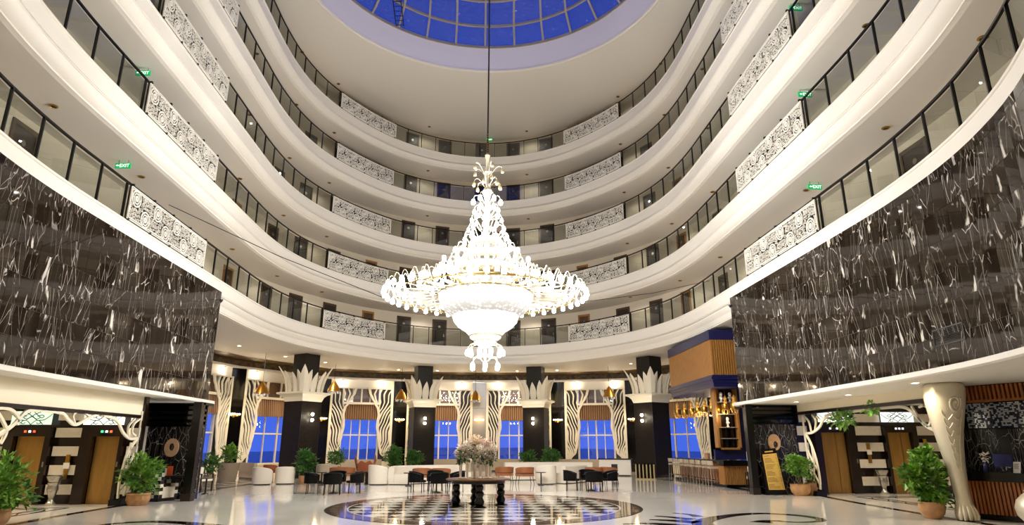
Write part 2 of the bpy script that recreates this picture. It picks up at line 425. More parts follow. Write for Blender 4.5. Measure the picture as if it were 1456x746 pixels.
# top ceiling with its round opening, drum and skylight
SKC, SKR, SKR2, SKZ = (0.0, 24.9), 9.1, 8.53, 24.8
mb = MB(); rings = []
for k in range(200):
    s = LEN * k / 200; p = G(s, 2.3, TOP); a = atan2(p.x - SKC[0], p.y - SKC[1])
    q = Vector((SKC[0] + SKR * sin(a), SKC[1] + SKR * cos(a), TOP))
    rings.append([p, p.lerp(q, 0.33), p.lerp(q, 0.66), q])
mb.loft(rings, closed=False, loop=True)
struct(mb.build('ceiling', 'soffit_paint'))
def circ(r, z, n=96, c=SKC): return [(c[0] + r * cos(2 * pi * k / n), c[1] + r * sin(2 * pi * k / n), z) for k in range(n)]
mb = MB(); mb.loft([circ(SKR + .10, TOP + .02), circ(SKR + .10, TOP - .06), circ(SKR + .02, TOP - .10), circ(SKR - .08, TOP - .08), circ(SKR - .10, TOP + .02), circ(SKR - .04, TOP + .06)], cap=False)
struct(mb.build('trim_opening', 'plaster', ang=0.5))
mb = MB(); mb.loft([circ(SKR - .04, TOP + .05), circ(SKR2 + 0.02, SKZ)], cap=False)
struct(mb.build('trim_skylight', 'drum_sky_tint', ang=0.5))
# skylight: mullion frame in rings and spokes, glass panes
sky = struct(MB().add([], []).loft([circ(SKR2 + .03, SKZ), circ(SKR2 + .03, SKZ + .15), circ(SKR2 - .05, SKZ + .15), circ(SKR2 - .05, SKZ)], loop=True).build('window_skylight', 'steel_mullion'))
rr = [SKR2 - 0.02, 7.1, 5.3, 3.2, 0.25]
zs = [SKZ + .1, SKZ + .45, SKZ + .75, SKZ + .95, SKZ + 1.0]
NSP = 30
for j in range(1, 4):
    mbm = MB().loft([circ(rr[j] + .06, zs[j]), circ(rr[j] + .06, zs[j] + .12), circ(rr[j] - .06, zs[j] + .12), circ(rr[j] - .06, zs[j])], loop=True)
    mbm.build('ring_mullion', 'steel_mullion', sky)
def polar(r, a, z): return (SKC[0] + r * sin(a), SKC[1] + r * cos(a), z)
A0 = 0.006
FJ = [1, .94, .90, .86, 1]
def sa(a, j):
    # bars run nearly parallel near the axis and fan out towards the sides
    a = (a + pi) % (2 * pi) - pi
    if j in (0, 4): return a
    t = math.asin(max(-.985, min(.985, rr[0] * FJ[j] * sin(a) / rr[j])))
    if abs(a) > pi / 2: t = (pi if a > 0 else -pi) - t
    w = cos(a) ** 2
    return a + (t - a) * w
for k in range(NSP):
    a = 2 * pi * k / NSP + A0
    mbm = MB()
    last = 4 if k % 6 == 0 else (3 if k % 3 == 0 else 2)
    for j in range(last): mbm.bar(polar(rr[j], sa(a, j), zs[j] + .05), polar(rr[j + 1], sa(a, j + 1), zs[j + 1] + .05), 0.11, 0.14)
    mbm.build('spoke_mullion', 'steel_mullion', sky)
for j in range(4):
    n = (30, 30, 10, 5)[j]
    for k in range(n):
        sub = max(1, 30 // n); a0 = 2 * pi * k / n + A0
        mbm = MB(); aa = [a0 + 2 * pi / n * t / sub for t in range(sub + 1)]
        mbm.loft([[polar(rr[j], sa(a, j), zs[j] + .1) for a in aa], [polar(rr[j + 1], sa(a, j + 1), zs[j + 1] + .1) for a in aa]], closed=False)
        mbm.build('pane', 'skylight_glass', sky)
# a short ladder and a maintenance bar leaning under the panes
ld = thing('ladder', 'dark metal maintenance ladder hanging under the left side of the skylight', 'ladder', polar(8.35, -0.62, SKZ))
for dx in (-.22, .22): MB().tube([(dx, -.2, -.02), (dx * 1.0, -2.3, .55)], .03).build('stile', 'black_metal', ld)
for t in range(7): MB().tube([(-.22, -.25 - .3 * t, -.0 + .08 * t), (.22, -.25 - .3 * t, .0 + .08 * t)], .022).build('rung', 'black_metal', ld)

# railings ----------------------------------------------------------
PANELS = [(-28.72, -23.5), (-11.3, -6.5), (6.05, 10.88), (23.4, 28.7)]
RANGE = [(-36.2, 38.8), (-34.9, 35.0), (-31.2, 31.2), (-27.6, 28.9), (-22.6, 22.6)]
NTH = ['first', 'second', 'third', 'fourth', 'fifth', 'sixth', 'seventh', 'eighth', 'ninth', 'tenth', 'eleventh', 'twelfth', 'thirteenth', 'fourteenth']
ORD = ['first', 'second', 'third', 'fourth', 'fifth']
postm = MB().box(-.022, -.03, 0, .022, .03, 1.13).build('post', 'black_metal', smooth=False)
bracket = MB().box(-.035, -.05, 0, .035, .03, .06).build('bracket', 'black_metal', smooth=False)
def at(s, off, z): return Matrix.Translation(G(s, off, z)) @ Matrix.Rotation(rot_of(s), 4, 'Z')
def stations(a, b):
    st = []
    k = -28.72
    while k > a: st.append(k); k -= 1.255
    st += frange(-23.5, -11.3, 1.22); st += frange(-6.5, 6.05, 1.045); st += frange(10.88, 23.4, 1.25)
    k = 28.7
    while k < b: st.append(k); k += 1.25
    return sorted(s for s in st if a - .01 <= s <= b + .01)
postm_used = False
RAIL = []
for i, zf in enumerate(ZF):
    a, b = RANGE[i]
    rl = thing('glass_railing', 'curved glass railing of the %s gallery, %s' % (ORD[i], ['just above the dark marble walls', 'second from the bottom', 'middle one of the five', 'second from the top', 'topmost one under the skylight ceiling'][i]), 'railing', G(0, 0, zf), 0)
    RAIL.append(rl); base = Matrix.Translation(G(0, 0, zf)).inverted()
    ring([(.07, zf + 1.12), (.07, zf + 1.17), (.13, zf + 1.17), (.13, zf + 1.12), (.07, zf + 1.12)], a, b, .4).build('handrail', 'black_metal', rl, world=True)
    for s in stations(a, b):
        if not postm_used: postm.parent = rl; postm.matrix_basis = base @ at(s, .10, zf); postm_used = True
        else: place(postm, 'post', rl, base @ at(s, .10, zf))
    st = stations(a, b)
    edges = st + [p for pr in PANELS for p in pr if a < p < b]
    edges = sorted(set(round(e, 3) for e in edges))
    for s0, s1 in zip(edges[:-1], edges[1:]):
        if any(abs(s0 - p0) < .05 and abs(s1 - p1) < .05 for p0, p1 in PANELS):
            ring([(.11, zf + .04), (.11, zf + 1.06)], s0, s1, .6).build('glass_pane', 'rail_glass', rl, world=True, smooth=False)
        else:
            p0 = G(s0, .10, zf + .05); p1 = G(s1, .10, zf + .05); d = (p1 - p0).normalized() * .05
            MB().add([p0 + d, p1 - d, p1 - d + Vector((0, 0, 1.0)), p0 + d + Vector((0, 0, 1.0))], [(0, 1, 2, 3)]).build('glass_pane', 'rail_glass', rl, world=True, smooth=False)

# ornamental white panels with circles and key pattern ----------------
def panel_mesh(L):
    """flat bars in (u, v); returned as list of closed thin strips left/right"""
    H = .98; bars = []
    def seg(p, q, w):
        p = Vector(p); q = Vector(q); d = (q - p).normalized(); n = Vector((-d.y, d.x)) * w / 2
        bars.append(([p + n, q + n], [p - n, q - n]))
    def circ2(c, r, w, n=20):
        l = [Vector((c[0] + (r + w / 2) * cos(2 * pi * k / n), c[1] + (r + w / 2) * sin(2 * pi * k / n))) for k in range(n + 1)]
        rr_ = [Vector((c[0] + (r - w / 2) * cos(2 * pi * k / n), c[1] + (r - w / 2) * sin(2 * pi * k / n))) for k in range(n + 1)]
        for k in range(n): bars.append(([l[k], l[k + 1]], [rr_[k], rr_[k + 1]]))
    frame = []
    n = 4; pitch = (L - .1) / n; rad = .235; cs = []
    for k in range(n):
        cs.append((.06 + pitch * (k + .22), H - .27)); cs.append((.06 + pitch * (k + .70), .27))
    for c in cs:
        for r, w in ((rad, .042), (rad - .085, .034), (rad - .155, .03)): circ2(c, r, w, 20 if r > .1 else 12)
        for t in range(4):
            seg((c[0] + .05 * cos(t * pi / 2 + .78), c[1] + .05 * sin(t * pi / 2 + .78)), (c[0] + .05 * cos((t + 1) * pi / 2 + .78), c[1] + .05 * sin((t + 1) * pi / 2 + .78)), .03)
        for t in range(6):
            aa = 2 * pi * t / 6; seg((c[0] + (rad - .078) * cos(aa), c[1] + (rad - .078) * sin(aa)), (c[0] + rad * cos(aa), c[1] + rad * sin(aa)), .022)
    rg = random.Random(3); cell = .115
    nu = int((L - .12) / cell); nv = int((H - .12) / cell)
    for a in range(nu):
        for b in range(nv):
            x = .06 + (a + .5) * (L - .12) / nu; y = .06 + (b + .5) * (H - .12) / nv
            if min(hypot(x - c[0], y - c[1]) for c in cs) < rad + .062: continue
            h = cell * .38; k = rg.randrange(4); c = ((-h, -h), (h, -h), (h, h), (-h, h))
            for q in range(3): seg((x + c[(q + k) % 4][0], y + c[(q + k) % 4][1]), (x + c[(q + k + 1) % 4][0], y + c[(q + k + 1) % 4][1]), .014)
            seg((x, y), (x + (c[k][0] + c[(k + 1) % 4][0]) / 2 * .9, y + (c[k][1] + c[(k + 1) % 4][1]) / 2 * .9), .02)
    for t in range(2):
        o = .012 + t * .05
        for p, q in (((o, o), (L - o, o)), ((L - o, o), (L - o, H - o)), ((L - o, H - o), (o, H - o)), ((o, H - o), (o, o))):
            m = max(1, int((Vector(q) - Vector(p)).length / .4))
            for k in range(m): seg(Vector(p).lerp(Vector(q), k / m), Vector(p).lerp(Vector(q), (k + 1) / m), .026)
    return bars
SIDE = ['far left', 'left of the chandelier', 'right of the chandelier', 'far right']
for pi_, (s0, s1) in enumerate(PANELS):
    L = s1 - s0; bars = panel_mesh(L); proto = None
    sm = (s0 + s1) / 2
    mbp = MB()
    for l, r in bars:
        A = [G(s0 + q.x, -.06, .05 + q.y) for q in l]; B = [G(s0 + q.x, -.06, .05 + q.y) for q in r]
        n = [GN(s0 + q.x) * .03 for q in l]
        mbp.strip(A, B, n)
    for i, zf in enumerate(ZF):
        if i == 4 and pi_ in (0, 3): continue
        if i == 3 and pi_ == 3: pass
        org = G(sm, 0, 0)
        t = thing('ornamental_panel', 'white openwork panel of circles on the %s gallery railing, %s' % (ORD[i], SIDE[pi_]), 'panel', (org.x, org.y, zf), 0, 'white circle panels on the gallery railings')
        if proto is None:
            proto = mbp
            mbp.v = [tuple(Vector(p) - org) for p in mbp.v]
            po = mbp.build('lattice', 'white_lacquer', t, smooth=False)
        else: place(po, 'lattice', t, Matrix.Identity(4))
        inv = Matrix.Translation((org.x, org.y, zf)).inverted()
        if i == 0: back = ring([(.0, .05), (.0, 1.03), (.015, 1.03), (.015, .05)], s0, s1, .6); back.v = [tuple(Vector(p) - org) for p in back.v]; bk = back.build('backing', 'black_metal', t)
        else: place(bk, 'backing', t, Matrix.Identity(4))
        for s in frange(s0 + .08, s1 - .08, 1.26):
            for zz in (.01, 1.05):
                place(bracket, 'bracket', t, inv @ at(s, -.02, zf + zz))
bpy.data.objects.remove(bracket)

# doors of the rooms along the galleries -------------------------------
DOORS = [(-30.6, -29.6), (-16.75, -15.9), (-13.6, -12.8), (-11.65, -10.75), (-9.3, -8.4), (-6.65, -5.95), (-4.6, -3.8), (-2.57, -1.85), (-.39, .3), (1.37, 2.19), (3.3, 4.19),
         (5.5, 6.2), (7.98, 8.93), (10.4, 11.3), (12.62, 13.35), (15.75, 16.6), (29.65, 30.75)]
VIS = [(-40, 40), (-21, 21), (-17, 17), (-14, 14), (-10, 10)]
n_door = 0
for j, (s0, s1) in enumerate(DOORS):
    sm = (s0 + s1) / 2; w = (G(s1, 2.2) - G(s0, 2.2)).length / 2; proto = None
    light_one = j in (5, 11, 14, 1)
    for i, zf in enumerate(ZF):
        if not (VIS[i][0] < sm < VIS[i][1]): continue
        n_door += 1
        p = G(sm, 2.2, zf); rz = rot_of(sm)
        if proto is None:
            fr = MB().box(-w, -.05, 0, -w + .1, .06, 2.12).box(w - .1, -.05, 0, w, .06, 2.12).box(-w, -.05, 2.0, w, .06, 2.12).build('door_%d' % n_door, 'wood_slat' if light_one else 'door_wood', smooth=False)
            kids = [MB().box(-w + .1, -.02, 0, w - .1, .05, 2.0).build('door_leaf', 'door_wood' if light_one else 'door_dark', fr, smooth=False),
                    MB().box(w - .22, -.06, .95, w - .17, -.02, 1.15).build('door_handle', 'chrome', fr, smooth=False),
                    MB().lathe([(.001, 0), (.09, 0), (.09, .015), (.001, .015)], n=12).build('number_plate', 'silver', fr)]
            kids[2].matrix_basis = Matrix.Translation((0, -.02, 1.62)) @ Matrix.Rotation(pi / 2, 4, 'X')
            struct(fr); proto = fr; f = fr
        else:
            f = proto.copy(); COL.objects.link(f); f.name = 'door_%d' % n_door
            for k in kids: c = k.copy(); COL.objects.link(c); c.parent = f
        f.matrix_basis = Matrix.Translation(p) @ Matrix.Rotation(rz, 4, 'Z')

# dark recessed lamps / detectors in the soffits, exit signs
nth = {}
proto = None
for i, lst in enumerate([[-34.6, -30.8, -26.3, -18.35, -13.9, -10.4, -3.3, 2.8, 9.95, 14.0, 18.2, 26.3, 30.75, 34.6], [-30.9, -18.5, -13.9, -10.4, -3.3, 2.77, 9.93, 13.65, 18.05, 30.7], [-26.3, -18.4, -13.9, -10.55, -3.4, 2.87, 9.9, 13.7, 18.2], [-18.4, -13.8, -10.5, -3.47, 2.8, 9.8, 13.7, 18.2], [-13.8, -10.5, -3.5, 2.8, 9.8, 13.7]]):
    zc = ZF[i + 1] - 1.0 if i < 4 else TOP
    for k, s in enumerate(lst):
        p = G(s, 1.1, zc)
        lab = 'dark round fitting in the ceiling over the %s gallery, %s from the left' % (ORD[i], NTH[k])
        if proto is None:
            proto = thing('ceiling_fitting', lab, 'ceiling fitting', p, 0, 'round fittings in the gallery ceilings')
            MB().lathe([(.085, 0), (.11, 0), (.115, -.015), (.095, -.03), (.08, -.03), (.075, -.012)], n=16).build('rim', 'brass', proto)
            MB().lathe([(.001, -.004), (.078, -.004), (.078, -.014), (.001, -.016)], n=14).build('lens', 'vent_black', proto)
            index_kids()
        else: dup(proto, p, 0, lab)
        light('gallery_fill_light', 'SPOT', p + Vector((0, 0, -.05)), GALLERY_W * (1.7 if abs(s) < 20 else .3), (1, .93, .83), .07, spot=2.7)  # added fill spot; the fitting itself is unlit
for i, s, off in [(0, -27.55, 1.0), (1, -27.4, 1.0), (2, -27.6, 1.0), (0, 27.0, 1.0), (1, 27.2, 1.0), (2, 27.4, 1.0), (4, .35, 1.6)]:
    zc = (ZF[i + 1] - 1.0) if i < 4 else TOP
    p = G(s, off, zc); 
    t = thing('exit_sign', 'small green lit exit sign hanging over the %s gallery on the %s' % (ORD[i], 'left' if s < 0 else ('right' if s > 1 else 'centre line')), 'sign', p, 0, 'green exit signs')
    MB().box(-.24, -.03, -.27, .24, .03, -.1).build('sign_box', 'exit_green', t, smooth=False)
    for dx in (-.15, .15): MB().tube([(dx, 0, -.1), (dx, 0, 0)], .008).build('hanger', 'black_metal', t)
    c = bpy.data.curves.new('exit_lettering', 'FONT'); c.body = 'EXIT'; c.size = .15; c.align_x = 'CENTER'; c.extrude = .002; c.materials.append(MATS['exit_white'])
    tmp = bpy.data.objects.new('lettering', c); me = bpy.data.meshes.new_from_object(tmp); bpy.data.objects.remove(tmp); me.materials.clear(); me.materials.append(MATS['exit_white'])
    o = bpy.data.objects.new('lettering', me); COL.objects.link(o); o.parent = t; o.location = (.06, -.034, -.24); o.rotation_euler = (pi / 2, 0, 0)
    MB().add([(-.21, -.034, -.185), (-.15, -.034, -.15), (-.15, -.034, -.175), (-.1, -.034, -.175), (-.1, -.034, -.195), (-.15, -.034, -.195), (-.15, -.034, -.22)], [(0, 1, 2, 3, 4, 5, 6)]).build('arrow', 'exit_white', t, smooth=False)
    t.matrix_basis = Matrix.Translation(p) @ Matrix.Rotation(radians(2 if s > 0 else -4), 4, 'Z')

t = thing('hanging_sign', 'small black hanging sign with yellow marks in the first gallery, far left', 'sign', G(-33.05, 1.75, 9.0), radians(35))
MB().box(-.32, -.02, -.12, .32, .02, .12).build('board', 'black_metal', t, smooth=False)
for k in range(4): MB().box(-.26 + k * .14, -.026, -.05, -.17 + k * .14, -.02, .05).build('mark', 'menu_gold', t, smooth=False)
for dx in (-.25, .25): MB().tube([(dx, 0, .12), (dx, 0, 1.14)], .008, 5).build('hanger', 'black_metal', t)

# ================================================================== STRUCTURE: ground level
struct(MB().box(-30, -14, -.2, 30, 48.5, 0).build('floor', 'floor_cream', smooth=False))
# dark marble wall panels, slab by slab
def marble_wall(name, s0, s1, z0=3.26, z1=7.40):
    w = ring([(.004, z1), (.004, z0), (.35, z0), (.35, z1)], s0, s1).build(name, 'grout'); struct(w)
    rows = 6.5; h = .655
    ss = frange(s0, s1, .45); dw = (ss[1] - ss[0])
    tile = MB().box(-dw / 2 + .004, -.0, .004, dw / 2 - .004, .03, h - .004).build('slab', 'marquina', w, smooth=False)
    short = MB().box(-dw / 2 + .003, -.0, .003, dw / 2 - .003, .03, (z1 - z0) - 6 * h).build('slab', 'marquina', w, smooth=False)
    rg = random.Random(5); first = [True, True]
    for k in range(len(ss) - 1):
        sm = (ss[k] + ss[k + 1]) / 2
        for j in range(7):
            o = -.018 + rg.uniform(-.0012, .0012); m = at(sm, o, z0 + j * h) @ Matrix.Rotation(rg.uniform(-.0025, .0025), 4, 'Z') @ Matrix.Rotation(rg.uniform(-.002, .002), 4, 'X')
            src = short if j == 6 else tile; q = 1 if j == 6 else 0
            if first[q]: src.matrix_basis = m; first[q] = False
            else: place(src, 'slab', w, m)
    # end return
    return w
marble_wall('wall_left', -37.6, -21.55)
marble_wall('wall_right', 21.5, 38.6)
struct(MB().add([G(-21.55, 0, 3.26), G(-21.55, 2.5, 3.26), G(-21.55, 2.5, 7.4), G(-21.55, 0, 7.4)], [(0, 1, 2, 3)]).build('wall_return_left', 'black_stone', smooth=False))
struct(MB().add([G(21.5, 0, 3.26), G(21.5, 2.5, 3.26), G(21.5, 2.5, 7.4), G(21.5, 0, 7.4)], [(0, 1, 2, 3)]).build('wall_return_right', 'black_stone', smooth=False))
# canopies under the marble
for nm, a, b in (('ceiling_left', -40.5, -21.4), ('ceiling_right', 21.35, 41.0)):
    struct(ring([(-.16, 3.27), (-.22, 3.25), (-.22, 3.15), (-.16, 3.12), (8, 3.12), (8, 3.25)], a, b).build(nm, 'plaster', ang=.4))
# grilles in the marble
for s, z, nm in ((-33.4, 3.62, 'left'), (33.3, 3.72, 'right')):
    t = thing('vent_grille', 'dark louvred air grille set low in the %s black marble wall' % nm, 'vent', G(s, -.03, z), rot_of(s), 'grilles in the marble walls')
    MB().box(-.55, -.01, 0, .55, .04, .03).box(-.55, -.01, .34, .55, .04, .37).box(-.55, -.01, 0, -.52, .04, .37).box(.52, -.01, 0, .55, .04, .37).build('grille_frame', 'vent_black', t, smooth=False)
    for k in range(9): MB().hexa([(-.52, -.0, .045 + .033 * k), (.52, 0, .045 + .033 * k), (.52, .03, .06 + .033 * k), (-.52, .03, .06 + .033 * k)], [(-.52, 0, .051 + .033 * k), (.52, 0, .051 + .033 * k), (.52, .03, .066 + .033 * k), (-.52, .03, .066 + .033 * k)]).build('louvre', 'vent_black', t, smooth=False)

# enclosing walls behind the view
struct(ring([(6.6, 0), (6.6, 6.7)], 33.5, LEN - 33.5).build('wall_entrance', 'cream_plaster'))
struct(ring([(4.55, 6.645), (6.7, 6.645)], 18, LEN - 18, 1).build('ceiling_lobby', 'soffit_paint'))
# back wall polygon: piers at the vertices
VX = [(-16.3, 24.9), (-16.0, 32.5), (-14.3, 38.4), (-10.6, 44.2), (-5.6, 45.9), (0.0, 46.3), (5.6, 45.9), (10.6, 44.2), (14.3, 38.4), (16.0, 32.5), (16.3, 24.9)]
struct(MB().box(-16.5, 24.75, 0, -11.6, 24.95, 6.66).build('wall_side_left', 'cream_plaster', smooth=False))
struct(MB().box(12.0, 24.75, 0, 18.2, 24.95, 6.66).build('wall_side_right', 'cream_plaster', smooth=False))
mb = MB()
# rock-faced ceiling strip next to the wall
ins = []
for k, (x, y) in enumerate(VX):
    d = Vector((x, y - 24, 0)).normalized(); ins.append(Vector((x, y, 0)) - d * 1.25)
mb.loft([[Vector((p.x, p.y, 6.60)) for p in ins], [Vector((x, y, 6.50)) + Vector((x, y - 24, 0)).normalized() * .3 for x, y in VX]], closed=False)
struct(mb.build('ceiling_rock', 'rock', smooth=False))
struct(MB().loft([[Vector((p.x, p.y, 6.60)) for p in ins], [Vector((p.x, p.y, 6.66)) for p in ins]], closed=False).build('trim_rock', 'plaster', smooth=False))
mb = MB().loft([[Vector((p.x, p.y, 6.646)) for p in ins], [Vector((p.x, p.y, 6.646)) - Vector((p.x, p.y - 24, 0)).normalized() * 4.5 for p in ins]], closed=False)
struct(mb.build('ceiling_back', 'soffit_paint', smooth=False))

# bays between piers: window, screens, shade, lintel
def bay(k):
    a = Vector((*VX[k], 0)); b = Vector((*VX[k + 1], 0)); L = (b - a).length; d = (b - a).normalized()
    rz = atan2(d.y, d.x)
    M = Matrix.Translation(a) @ Matrix.Rotation(rz, 4, 'Z')          # local x along the wall, +y outwards... room is -y
    return M, L, rz
PIER = .52
wn = 0
screen_n = 0
BAYNAME = {2: 'at the far left', 3: 'behind the left lotus column', 4: 'left of centre behind the second lotus column', 5: 'right of centre behind the third lotus column', 6: 'left of the right lotus column', 7: 'beside the bar', 1: 'beyond the left marble wall'}
def E_in(z):
    T = [(.70, .22), (.85, .42), (1.2, .72), (1.7, .84), (2.3, .95), (2.95, 1.06), (3.3, 1.04), (3.7, 1.0), (4.05, 1.05), (4.5, 1.28), (4.8, 1.48), (5.15, 1.66), (5.5, 1.74)]
    for (z0, e0), (z1, e1) in zip(T[:-1], T[1:]):
        if z <= z1:
            t = max(0, (z - z0) / (z1 - z0)); t = t * t * (3 - 2 * t); return e0 + (e1 - e0) * t
    return T[-1][1]
def screen(M, x0, sgn, lab):
    """drape-shaped cut-out board; x0 outer edge, sgn direction of the window"""
    t = thing('carved_screen', lab, 'screen', M @ Vector((x0, -.31, 0)), 0, 'white drape-shaped screens beside the windows')
    t.matrix_basis = Matrix.Translation(M @ Vector((x0, -.31, 0))) @ Matrix.Rotation(atan2(M[1][0], M[0][0]), 4, 'Z')
    z_hi = 5.5; zz = [.7 + (z_hi - .7) * i / 48 for i in range(49)]
    th = (0, .07, 0)
    def pt(u, z): return (sgn * u, 0, z)
    MB().strip([pt(0, z) for z in zz], [pt(.13, z) for z in zz], th).build('outer_border', 'cream_lacquer', t, smooth=False)
    MB().strip([pt(E_in(z) - .17, z) for z in zz], [pt(E_in(z), z) for z in zz], th).build('inner_border', 'cream_lacquer', t)
    MB().box(min(0, sgn * 1.74), 0, 5.42, max(0, sgn * 1.74), .07, 5.5).build('head_border', 'cream_lacquer', t, smooth=False)
    f0 = -1.75
    while f0 < .92:
        run = []; runs = []
        for z in zz:
            f = f0 + .40 * (5.5 - z) + .10 * sin(2.3 * z + .4) + .05 * sin(5.1 * z + 1)
            if 0.02 <= f <= .95: run.append((f, z))
            elif run: runs.append(run); run = []
        if run: runs.append(run)
        for run in runs:
            if len(run) < 4: continue
            l = []; r = []
            for i, (f, z) in enumerate(run):
                e = E_in(z) - .1; w = .045 * (1 - .25 * sin(3 * z + f0 * 4)); tp = min(1, .5 + i * .25, .5 + (len(run) - 1 - i) * .25)
                l.append(pt(.06 + f * e - w * tp, z)); r.append(pt(.06 + f * e + w * tp, z))
            MB().strip(l, r, th).build('rib', 'cream_lacquer', t)
        f0 += .215
    return t
def mullion_window(M, L, k):
    global wn
    wn += 1
    x0 = PIER + .95; x1 = L - PIER - .95; z0 = .68
    w = MB().box(x0 - .12, -.02, z0 - .08, x1 + .12, .14, z0).box(x0 - .12, -.02, 5.45, x1 + .12, .14, 5.55).box(x0 - .12, -.02, z0, x0, .14, 5.45).box(x1, -.02, z0, x1 + .12, .14, 5.45)
    w = w.build('window_%d' % wn, 'window_white', smooth=False); w.matrix_basis = M; struct(w)
    n = 4
    xs = [x0 + (x1 - x0) * j / n for j in range(n + 1)]
    for j in range(1, n):
        MB().box(xs[j] - (.05 if j == 2 else .03), 0, z0, xs[j] + (.05 if j == 2 else .03), .1, 5.45).build('mullion', 'window_white', w, smooth=False)
    for z, hgt in ((2.32, .09), (4.42, .12)): MB().box(x0, -.01, z, x1, .11, z + hgt).build('transom', 'window_white', w, smooth=False)
    for j in range(n):
        for a, b in ((z0, 2.32), (2.41, 4.42), (4.54, 5.45)):
            MB().add([(xs[j], .05, a), (xs[j + 1], .05, a), (xs[j + 1], .05, b), (xs[j], .05, b)], [(0, 1, 2, 3)]).build('pane', 'window_glass', w, smooth=False)
    # dark wood blind behind the upper panes
    for j in range(n):
        MB().box(xs[j] + .03, .11, 4.5 + (0 if j % 2 else .0), xs[j + 1] - .03, .15, 5.45).build('blind', 'wood_dark_blind', w, smooth=False)
    return w
mat('wood_dark_blind', '6a4428', 0.35, noise=0.4, nscale=3, stretch=(5, 5, .5))
LAMPS = []
for k in range(0, 10):
    M, L, rz = bay(k)
    vis = 1 <= k <= 8
    # wall around: sill, lintel
    x0 = PIER + .95; x1 = L - PIER - .95
    wl = MB().box(0, 0, 0, L, .25, .6).box(0, 0, 5.55, L, .25, 6.66).box(0, .0, .6, x0 - .12, .25, 5.55).box(x1 + .12, .0, .6, L, .25, 5.55)
    wl = wl.build('wall_back_%d' % (k + 1), 'cream_plaster', smooth=False); wl.matrix_basis = M; struct(wl)
    for nm, args, m_ in (('lintel', (PIER, -.12, 5.5, L - PIER, .02, 6.02), 'plaster'), ('cornice', (-.05, -.3, 6.02, L + .05, .02, 6.12), 'plaster'), ('cornice', (-.05, -.22, 6.12, L + .05, .02, 6.18), 'plaster'),
                        ('reveal', (PIER, -.02, .66, x0 - .13, .0, 5.5), 'reveal_dark'), ('reveal', (x1 + .13, -.02, .66, L - PIER, .0, 5.5), 'reveal_dark'),
                        ('rock_band', (0, -.05, 6.18, L, .0, 6.62), 'rock'), ('sill', (0, -.12, .58, L, .02, .66), 'cream_plaster')):
        MB().box(*args).build(nm, m_, wl, smooth=False)
    if not vis: continue
    mullion_window(M, L, k)
    nm = BAYNAME.get(k, 'behind the bar')
    sh = thing('roman_shade', 'brown striped pleated blind, window ' + nm, 'blind', M @ Vector(((x0 + x1) / 2, -.12, 3.38)), rz, 'striped window blinds')
    hw = (x1 - x0) / 2 + .1; np_ = 25
    mbs = MB(); top = []; bot = []
    for i in range(np_ * 2 + 1):
        x = -hw + 2 * hw * i / (np_ * 2); y = -.05 * (i % 2); bot.append((x, y - .12, 0)); top.append((x, y, 1.0))
    mbs.strip(bot, top, (0, .03, 0)).build('pleats', 'shade_stripe', sh, smooth=False)
    MB().box(-hw, -.14, 1.0, hw, .1, 1.14).build('pelmet', 'cream_lacquer', sh, smooth=False)
    MB().box(-hw, -.17, -.03, hw, -.1, .01).build('hem', 'shade_cloth', sh, smooth=False)
    for sgn, xx, sd in ((1, PIER + .02, 'left'), (-1, L - PIER - .02, 'right')):
        if k == 8: continue
        screen(M, xx, sgn, 'white wavy screen, %s side of window %s' % (sd, nm))
        LAMPS.append((M @ Vector((xx + sgn * .75, -.2, 5.93)), rz))
# black piers with sconces
for k in range(1, 10):
    x, y = VX[k]; d = Vector((x, y - 24, 0)).normalized(); rz = atan2(d.y, d.x) - pi / 2
    M = Matrix.Translation((x, y, 0)) @ Matrix.Rotation(rz, 4, 'Z')
    grey = False
    pr = MB().box(-.5, -.3, 0, .5, .3, 6.02).build('wall_pier_%d' % k, 'pier_black', smooth=False); pr.matrix_basis = M; struct(pr)
    for z0_, z1_ in ((.0, 2.0), (2.0, 4.2), (4.2, 6.0)): MB().box(-.49, -.325, z0_ + .01, .49, -.3, z1_ - .01).build('panel', 'pier_grey' if k == 5 else 'pier_black', pr, smooth=False)
    for sx in (-1, 1): MB().box(sx * .52 - .04, -.36, .6, sx * .52 + .04, .0, 6.02).build('pilaster', 'cream_lacquer', pr, smooth=False)
    if 2 <= k <= 8:
        lab = {2: 'far left', 3: 'second from the left', 4: 'third from the left', 5: 'on the grey centre pier', 6: 'third from the right', 7: 'second from the right', 8: 'behind the bar'}[k]
        t = thing('wall_sconce', 'glowing cluster wall lamp on a window pier, ' + lab, 'lamp', M @ Vector((0, -.33, 3.35)), rz, 'sconces on the window piers')
        MB().box(-.06, -.02, -.12, .06, .01, .12).build('backplate', 'brass', t, smooth=False)
        for dx in (-.28, -.14, 0, .14, .28):
            mb_ = MB().tube([(0, -.02, -.03), (dx * .6, -.12, -.06), (dx, -.14, .02)], .012, 5); mb_.build('arm', 'brass', t)
        for dx in (-.28, -.14, 0, .14, .28): MB().sph((dx, -.14, .06), .045, 8, 5).build('bulb', 'lamp_warm', t)
        light('sconce_light', 'POINT', M @ Vector((0, -.62, 3.4)), 12, (1, .7, .38), .1)
